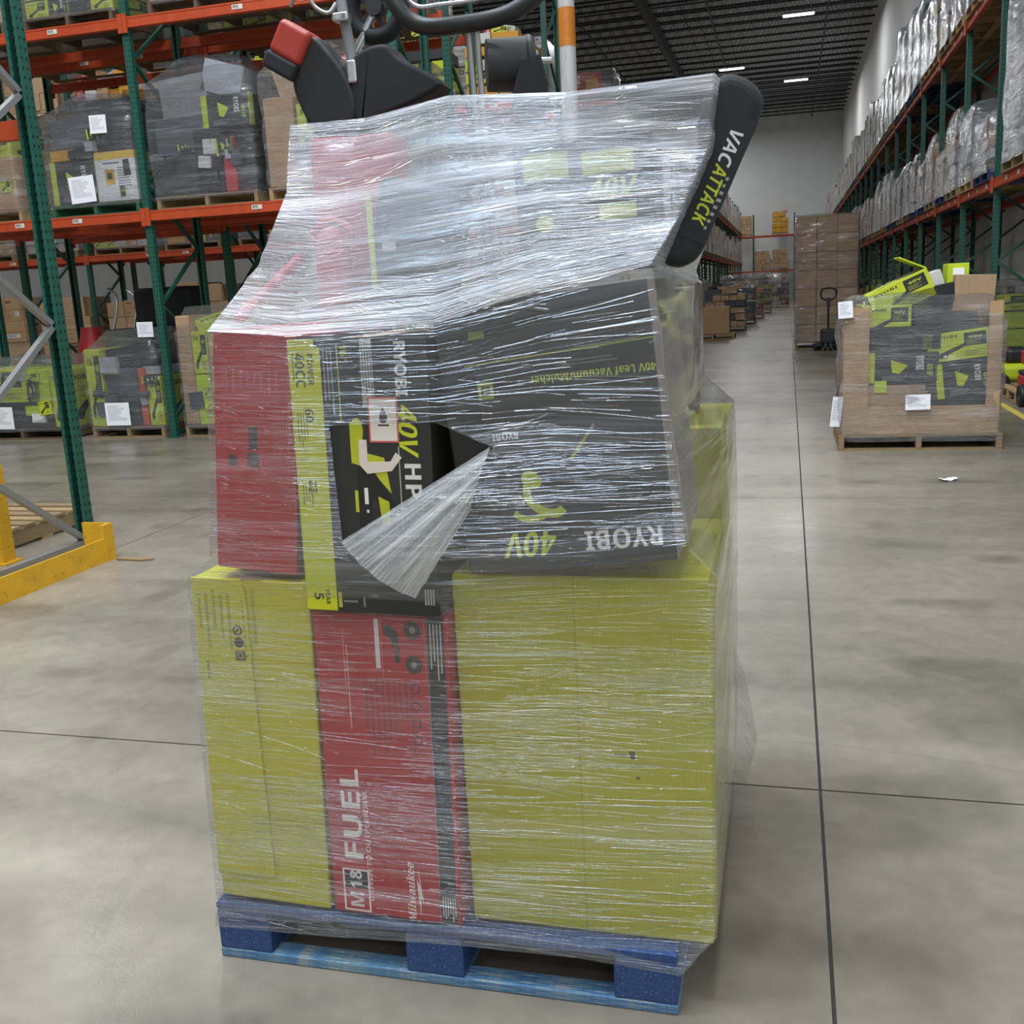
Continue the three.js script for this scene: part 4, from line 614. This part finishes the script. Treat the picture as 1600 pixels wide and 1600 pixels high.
carton('kraft_carton', 'tan carton behind the narrow lime carton on the blue pallet', { x0: -1.26, x1: -0.66, y0: Y0, y1: 1.17, zf: -2.43, depth: 0.54, front: M.kraft, side: M.kraft });
carton('kraft_carton', 'greyish tan carton on top of the taller rear lime carton', { x0: -0.6, x1: -0.232, y0: 1.168, y1: 1.495, zf: -2.5, depth: 0.34, front: M.kraftGrey, side: M.kraftGrey });
// things on top, under the wrap
carton('charcoal_carton', 'charcoal carton printed with lime blocks under the glossy wrap', { x0: -0.545, x1: -0.255, y0: 1.535, y1: 1.80, zf: -2.16, depth: 0.16, front: printed(art.topBox), side: M.sideDark, lean: 0.04 });
carton('red_carton', 'pale red carton holding out the top corner of the wrap', { x0: -1.06, x1: -0.86, y0: 1.465, y1: 1.865, zf: -2.255, depth: 0.1, front: M.sideRed, side: M.sideRed, lean: -0.02 });
{
  const t = thing('tool_case', 'black tool case tilted under the glossy wrap above the chainsaw carton', 'tool case', [-0.83, 1.455, -2.235], 0.1);
  const c = part('shell', merge([rbx(0.2, 0.3, 0.12, 0.03, 3).translate(0, 0.15, 0), rbx(0.1, 0.06, 0.09, 0.02, 2).translate(0.05, 0.32, 0)]), M.black, t); c.rotation.z = -0.2;
  part('latch', bx(0.03, 0.02, 0.01, -0.02, 0.16, 0.062), M.chrome, t); part('stripe', bx(0.012, 0.2, 0.006, -0.06, 0.17, 0.062), M.lime, t);
}
{
  const t = thing('red_canister', 'red canister with a ribbed grip under the wrap', 'canister', [-0.975, 1.462, -2.165]);
  part('body', new THREE.LatheGeometry([[0, 0], [0.04, 0], [0.042, 0.05], [0.04, 0.14], [0.03, 0.18], [0.018, 0.2], [0, 0.205]].map((p) => new THREE.Vector2(...p)), 24), M.red, t); part('grip', tube([[-0.03, 0.15, 0.0], [-0.045, 0.19, 0.0], [0.0, 0.215, 0.0], [0.045, 0.19, 0.0], [0.03, 0.16, 0.0]], 0.009, 24), M.red, t);
}
tag(part('red_wand', merge([rod(V(-1.115, 1.475, -1.965), V(-1.03, 1.6, -2.11), 0.012)]), M.red, scene), 'slim red wand slanting up inside the wrap over the faded red carton', 'wand');
{
  const t = thing('vacuum_bag', 'tall black tapered vacuum bag with white and lime lettering leaning out of the load', 'bag', [-0.205, 1.53, -2.0], 0.12);
  const g = smoothOutline([[-0.03, 0.02], [0.0, 0.004], [0.034, 0.014], [0.07, 0.085], [0.108, 0.17], [0.138, 0.24], [0.146, 0.272], [0.128, 0.302], [0.088, 0.318], [0.058, 0.3], [0.046, 0.265], [0.044, 0.215], [0.024, 0.145], [-0.01, 0.065]], 0.2, 0.02).translate(0, 0, -0.18);
  part('bag_body', g, M.blackMatte, t);
  const face = part('lettering', new THREE.PlaneGeometry(0.048, 0.215), phys(0xffffff, 0.75, { map: colorMap(128, 560, (c, w, h) => { c.fillStyle = '#17181b'; c.fillRect(0, 0, w, h); c.save(); c.translate(w * 0.46, h * 0.5); c.rotate(Math.PI / 2); c.font = 'italic bold 84px sans-serif'; c.textBaseline = 'middle'; c.textAlign = 'right'; c.fillStyle = '#c9c9c6'; c.fillText('VAC', -70, 0); c.textAlign = 'left'; c.fillStyle = '#aeb928'; c.scale(0.85, 1); c.fillText('ATTACK', -74, 0); c.restore(); fineLines(c, 96, 250, 22, 260, 8, '#8c8c88'); }) }), t);
  face.position.set(0.07, 0.146, 0.0212); face.rotation.z = -0.43; t.scale.set(1.1, 1.06, 1);
}
// tools sticking out above the wrap
{
  const t = thing('trimmer', 'black power tool with a red battery pack sticking out above the wrap', 'power tool', [-1.0, 1.88, -2.35]);
  part('motor_housing', smoothOutline([[-0.105, 0.13], [-0.05, 0.215], [-0.01, 0.18], [0.03, 0.12], [0.045, 0.05], [0.02, 0.0], [-0.035, -0.02], [-0.09, 0.06]], 0.075, 0.01).translate(0, 0, -0.03), M.black, t);
  const b = part('battery_pack', rbx(0.085, 0.078, 0.08, 0.014, 3), M.battery, t, 'red battery pack'); b.position.set(-0.098, 0.205, 0.02); b.rotation.z = -0.55;
  const cap = part('battery_base', rbx(0.088, 0.04, 0.078, 0.01, 2), M.blackMatte, t); cap.position.set(-0.128, 0.158, 0.022); cap.rotation.z = -0.55;
  part('shaft', rod(V(0.012, 0.29, 0.0), V(0.05, 0.06, 0.02), 0.0125, 0.0125, 14), M.grey, t);
  part('clamp', rbx(0.024, 0.05, 0.03, 0.006, 2).translate(0.042, 0.13, 0.03), M.chrome, t); part('clamp', rbx(0.04, 0.02, 0.03, 0.006, 2).translate(0.02, 0.25, 0.02), M.chrome, t);
  part('guard', smoothOutline([[0.04, 0.15], [0.06, 0.17], [0.125, 0.18], [0.155, 0.15], [0.25, 0.085], [0.18, 0.05], [0.085, 0.02], [0.05, -0.02], [0.035, 0.06]], 0.09, 0.01).translate(0, 0, -0.05), M.blackMatte, t, 'black plastic debris guard');
}
{
  const t = thing('wheel', 'black spoked tool wheel above the red battery pack', 'wheel', [-0.93, 2.165, -2.42]);
  part('tyre', new THREE.TorusGeometry(0.062, 0.02, 14, 40), M.blackMatte, t); part('hub', new THREE.CylinderGeometry(0.02, 0.02, 0.04, 20).rotateX(Math.PI / 2), M.charcoal, t);
  for (let k = 0; k < 5; k++) { const a = k * 1.2566; part('spoke', bar(V(Math.cos(a) * 0.015, Math.sin(a) * 0.015, 0), V(Math.cos(a) * 0.055, Math.sin(a) * 0.055, 0), 0.012, 0.012), M.charcoal, t); }
  part('axle', rod(V(0, 0, 0), V(-0.09, -0.16, 0.03), 0.01), M.chrome, t);
}
tag(part('coiled_cable', tube([[-1.09, 2.16, -2.3], [-1.05, 2.19, -2.28], [-1.02, 2.145, -2.28], [-0.99, 2.13, -2.28], [-0.975, 2.15, -2.29]], 0.0045, 40), M.galv, scene), 'thin grey control cable curling over the black tool housing', 'cable');
{
  const t = thing('loop_handle', 'black curved loop handle on twin grey tubes rising out of the load', 'handle', [-0.66, 1.45, -2.32]);
  part('grip_bar', tube([[-0.2, 0.78, -0.02], [-0.19, 0.70, 0], [-0.14, 0.645, 0], [-0.02, 0.63, 0.01], [0.08, 0.645, 0], [0.15, 0.69, -0.01], [0.18, 0.78, -0.02]], 0.0185, 60, 14), M.black, t, 'black foam covered bar');
  part('bail_rod', tube([[-0.17, 0.74, 0.02], [-0.13, 0.675, 0.03], [-0.07, 0.67, 0.03], [0.04, 0.675, 0.03], [0.1, 0.7, 0.03], [0.13, 0.76, 0.03]], 0.005, 50), M.chrome, t);
  for (const s of [-1, 1]) part('tube', rod(V(0.008 + s * 0.009, 0.05, 0.0), V(-0.012 + s * 0.009, 0.64, 0), 0.0075), M.galv, t);
}
{
  const t = thing('motor_head', 'dark round motor head with a silver bolt above the wrap', 'motor', [-0.588, 1.9, -2.38], 0.35);
  part('motor_can', rod(V(-0.07, 0.1, 0), V(0.02, 0.1, 0), 0.055, 0.058, 28), M.charcoal, t); part('ring', new THREE.TorusGeometry(0.05, 0.012, 12, 32).rotateY(Math.PI / 2).translate(0.025, 0.1, 0), M.black, t); part('cap', rod(V(0.02, 0.1, 0), V(0.045, 0.1, 0), 0.036, 0.028, 24), M.grey, t);
  part('bolt', rod(V(0.045, 0.105, 0.01), V(0.075, 0.105, 0.01), 0.007, 0.007, 8), M.chrome, t); part('bracket', outline([[-0.02, -0.03], [0.05, -0.03], [0.06, 0.05], [0.045, 0.11], [0.0, 0.1], [-0.02, 0.03]], 0.03, 0.005).translate(0, 0, 0.03), M.blackMatte, t); part('plate', bx(0.09, 0.012, 0.05, 0.02, -0.02, 0.03), M.orange, t);
}
// ------------------------------------------------------------------ the stretch wrap
{
  // rings of control points: front left, three along the front, front right, right middle, back right, back middle, back left, left middle
  const R = [
    [[-1.293, 0.082, -1.884], [-0.985, 0.092, -1.882], [-0.67, 0.112, -1.882], [-0.42, 0.116, -1.882], [-0.208, 0.1, -1.885], [-0.205, 0.11, -2.45], [-0.205, 0.11, -3.0], [-0.75, 0.1, -3.005], [-1.295, 0.1, -3.0], [-1.295, 0.09, -2.45]],
    [[-1.283, 0.175, -1.886], [-1.0, 0.175, -1.884], [-0.68, 0.175, -1.884], [-0.42, 0.175, -1.90], [-0.137, 0.175, -1.922], [-0.137, 0.175, -2.45], [-0.145, 0.175, -2.99], [-0.75, 0.175, -2.99], [-1.285, 0.175, -2.98], [-1.275, 0.175, -2.45]],
    [[-1.264, 0.86, -1.886], [-0.98, 0.86, -1.882], [-0.67, 0.86, -1.88], [-0.42, 0.86, -1.912], [-0.134, 0.86, -1.922], [-0.134, 0.86, -2.45], [-0.142, 0.86, -2.99], [-0.75, 0.86, -2.99], [-1.28, 0.86, -2.98], [-1.268, 0.86, -2.45]],
    [[-1.26, 0.932, -1.888], [-0.975, 0.935, -1.86], [-0.662, 0.935, -1.858], [-0.42, 0.945, -1.905], [-0.132, 0.95, -1.922], [-0.132, 0.95, -2.45], [-0.142, 0.95, -2.99], [-0.75, 0.95, -2.99], [-1.275, 0.95, -2.98], [-1.266, 0.945, -2.45]],
    [[-1.198, 0.975, -1.886], [-0.975, 0.98, -1.856], [-0.658, 0.98, -1.856], [-0.43, 0.985, -1.878], [-0.178, 1.01, -1.882], [-0.138, 1.02, -2.46], [-0.142, 1.02, -2.99], [-0.75, 1.02, -2.99], [-1.27, 1.02, -2.98], [-1.26, 1.02, -2.45]],
    [[-1.176, 1.16, -1.888], [-0.97, 1.16, -1.856], [-0.654, 1.16, -1.856], [-0.435, 1.17, -1.876], [-0.198, 1.17, -1.881], [-0.143, 1.168, -2.46], [-0.148, 1.172, -2.98], [-0.75, 1.18, -2.985], [-1.265, 1.18, -2.97], [-1.23, 1.18, -2.44]],
    [[-1.166, 1.26, -1.888], [-0.965, 1.26, -1.856], [-0.65, 1.26, -1.856], [-0.44, 1.27, -1.876], [-0.208, 1.26, -1.881], [-0.215, 1.235, -2.45], [-0.225, 1.25, -2.92], [-0.75, 1.28, -2.93], [-1.2, 1.26, -2.9], [-1.2, 1.26, -2.44]],
    [[-1.146, 1.455, -1.89], [-0.955, 1.442, -1.856], [-0.645, 1.452, -1.858], [-0.45, 1.50, -1.874], [-0.236, 1.538, -1.879], [-0.205, 1.5, -2.36], [-0.225, 1.5, -2.86], [-0.72, 1.5, -2.82], [-1.1, 1.47, -2.78], [-1.14, 1.46, -2.42]],
    [[-1.09, 1.585, -2.03], [-0.94, 1.565, -1.955], [-0.66, 1.59, -1.95], [-0.45, 1.62, -1.955], [-0.19, 1.622, -1.945], [-0.17, 1.6, -2.3], [-0.3, 1.62, -2.7], [-0.7, 1.64, -2.72], [-1.06, 1.6, -2.66], [-1.1, 1.59, -2.42]],
    [[-1.064, 1.74, -2.14], [-0.93, 1.73, -2.10], [-0.68, 1.75, -2.08], [-0.45, 1.755, -2.05], [-0.138, 1.735, -1.952], [-0.11, 1.72, -2.25], [-0.28, 1.74, -2.58], [-0.7, 1.78, -2.6], [-1.05, 1.76, -2.55], [-1.07, 1.75, -2.36]],
    [[-1.07, 1.888, -2.2], [-0.9, 1.893, -2.225], [-0.70, 1.914, -2.2], [-0.43, 1.886, -2.14], [-0.128, 1.86, -1.95], [-0.09, 1.84, -2.2], [-0.25, 1.86, -2.5], [-0.7, 1.92, -2.52], [-1.05, 1.9, -2.5], [-1.08, 1.895, -2.35]],
  ].map((r) => r.map((p) => V(...p)));
  const across = [70, 78, 58, 64, 26, 14, 12, 12, 12, 22], up = [8, 52, 10, 8, 42, 26, 44, 22, 20, 20];
  const cols = []; across.forEach((n, s) => { for (let i = 0; i < n; i++) cols.push([s, i / n]); }); cols.push([0, 0]);
  const rows = []; up.forEach((n, s) => { for (let i = 0; i < n; i++) rows.push([s, i / n]); }); rows.push([up.length - 1, 1]);
  const hole = [[-0.892, 1.259], [-0.667, 1.261], [-0.584, 1.222], [-0.552, 1.209], [-0.886, 1.02]].map(([x, y]) => [x * 0.982, 1.5 + (y - 1.5) * 0.982]);
  const inside = (x, y) => { let c = false; for (let i = 0, j = hole.length - 1; i < hole.length; j = i++) { const [a, b] = hole[i], [p, q] = hole[j]; if (b > y !== q > y && x < ((p - a) * (y - b)) / (q - b) + a) c = !c; } return c; };
  const snap = (x, y) => { let best = [9, x, y]; for (let i = 0; i < hole.length; i++) { const [a, b] = hole[i], [p, q] = hole[(i + 1) % hole.length], dx = p - a, dy = q - b, k = Math.max(0, Math.min(1, ((x - a) * dx + (y - b) * dy) / (dx * dx + dy * dy))), X = a + dx * k, Y = b + dy * k, d = Math.hypot(X - x, Y - y); if (d < best[0]) best = [d, X, Y]; } return best; };
  const pos = [], uv = [], idx = { film: [], side_film: [], upper_film: [] }, cx = -0.72, cz = -2.4, grid = [];
  let vAcc = 0, prev = null;
  for (const [rs, rt] of rows) {
    const mid = V().lerpVectors(R[rs][1], R[rs + 1][1], rt); if (prev) vAcc += mid.distanceTo(prev); prev = mid;
    let uAcc = 0, last = null; const first = pos.length;
    cols.forEach(([s, t], ci) => {
      const s2 = (s + 1) % 10, p = V().lerpVectors(V().lerpVectors(R[rs][s], R[rs][s2], t), V().lerpVectors(R[rs + 1][s], R[rs + 1][s2], t), rt);
      if (last) uAcc += p.distanceTo(last); last = p.clone();
      const front = s < 4, seam = ci === 0 || ci === cols.length - 1, loose = rs >= 7 ? 2.2 : rs < 1 ? 1.6 : 1;
      if (!seam) {
        const w = (N64(uAcc * 5, vAcc * 46) - 0.35) * 0.0028 * loose + (N64(uAcc * 2 + vAcc * 3, vAcc * 14 - uAcc * 2 + 20) - 0.4) * 0.004 * loose, d = V(front ? (p.x - cx) * 0.1 : p.x - cx, rs >= 7 ? 0.5 : 0, front ? 1 : p.z - cz).normalize();
        p.addScaledVector(d, w);
      }
      if (front && rs > 3 && rs < 7) { const [d, X, Y] = snap(p.x, p.y); if (d < 0.0024) { p.x = X; p.y = Y; } }
      pos.push(p.x, p.y, p.z); uv.push(uAcc, vAcc);
    });
    grid.push(first / 3);
  }
  for (let j = 0; j < rows.length - 1; j++) for (let i = 0; i < cols.length - 1; i++) {
    const a = grid[j] + i, b = a + 1, c = grid[j + 1] + i, d = c + 1;
    for (const tri of [[a, b, c], [b, d, c]]) {
      if (cols[i][0] < 4 && rows[j][0] > 3 && rows[j][0] < 7) { const mx = (pos[tri[0] * 3] + pos[tri[1] * 3] + pos[tri[2] * 3]) / 3, my = (pos[tri[0] * 3 + 1] + pos[tri[1] * 3 + 1] + pos[tri[2] * 3 + 1]) / 3; if (inside(mx, my)) continue; }
      idx[rows[j][0] >= 7 ? 'upper_film' : cols[i][0] < 4 ? 'film' : 'side_film'].push(...tri);
    }
  }
  const g = new THREE.BufferGeometry(); g.setAttribute('position', new THREE.Float32BufferAttribute(pos, 3)); g.setAttribute('uv', new THREE.Float32BufferAttribute(uv, 2)); g.setIndex([...idx.film, ...idx.side_film, ...idx.upper_film]); g.computeVertexNormals();
  const t = thing('stretch_wrap', 'clear glossy stretch wrap torn open over the chainsaw carton of the big load', 'wrap');
  for (const [k, m] of [['film', M.film], ['side_film', M.filmSide], ['upper_film', M.filmTop]]) { const s = new THREE.BufferGeometry(); for (const n of ['position', 'normal', 'uv']) s.setAttribute(n, g.attributes[n]); s.setIndex(idx[k]); part(k, s, m, t); }
  // the torn corner, folded outward
  const A = V(-0.545, 1.218, -1.852), B = V(-0.871, 1.028, -1.848), C = V(-0.70, 0.928, -1.80), D = V(-0.585, 1.10, -1.825), fp = [], fu = [], fi = [], n = 40;
  for (let j = 0; j <= n; j++) for (let i = 0; i <= n; i++) {
    const a = i / n, b = j / n, p = V().lerpVectors(V().lerpVectors(B, A, a), V().lerpVectors(C, D, a), b);
    p.z += 0.03 * Math.sin(Math.PI * b) * (0.4 + 0.6 * Math.sin(Math.PI * a)) + 0.005 * (N64(a * 4 + 2, b * 14) - 0.5); p.y += 0.012 * Math.sin(Math.PI * b) * (1 - a) * -1 + 0.004 * (N64(a * 9, b * 2 + 7) - 0.5) * b;
    fp.push(p.x, p.y, p.z); fu.push(a * 0.38, b * 0.2);
    if (i < n && j < n) { const k = j * (n + 1) + i; fi.push(k, k + n + 1, k + 1, k + 1, k + n + 1, k + n + 2); }
  }
  const f = new THREE.BufferGeometry(); f.setAttribute('position', new THREE.Float32BufferAttribute(fp, 3)); f.setAttribute('uv', new THREE.Float32BufferAttribute(fu, 2)); f.setIndex(fi); f.computeVertexNormals();
  part('torn_flap', f, M.filmFlap, t, 'milky torn triangle of film hanging outward');
  // loose tail on the right side
  const tp = [], tu = [], ti = [];
  for (let j = 0; j <= 12; j++) for (let i = 0; i <= 8; i++) { const a = i / 8, b = j / 12; tp.push(-0.128 + 0.06 * a * (1 - Math.abs(b - 0.45) * 1.2), 0.62 - 0.36 * b - 0.07 * a, -2.5 + 0.05 * a + 0.012 * Math.sin(9 * b + 4 * a)); tu.push(a * 0.1, b * 0.4); if (i < 8 && j < 12) { const k = j * 9 + i; ti.push(k, k + 9, k + 1, k + 1, k + 9, k + 10); } }
  const l = new THREE.BufferGeometry(); l.setAttribute('position', new THREE.Float32BufferAttribute(tp, 3)); l.setAttribute('uv', new THREE.Float32BufferAttribute(tu, 2)); l.setIndex(ti); l.computeVertexNormals();
  part('loose_tail', l, M.filmLoad, t);
}
renderer.render(scene, camera);
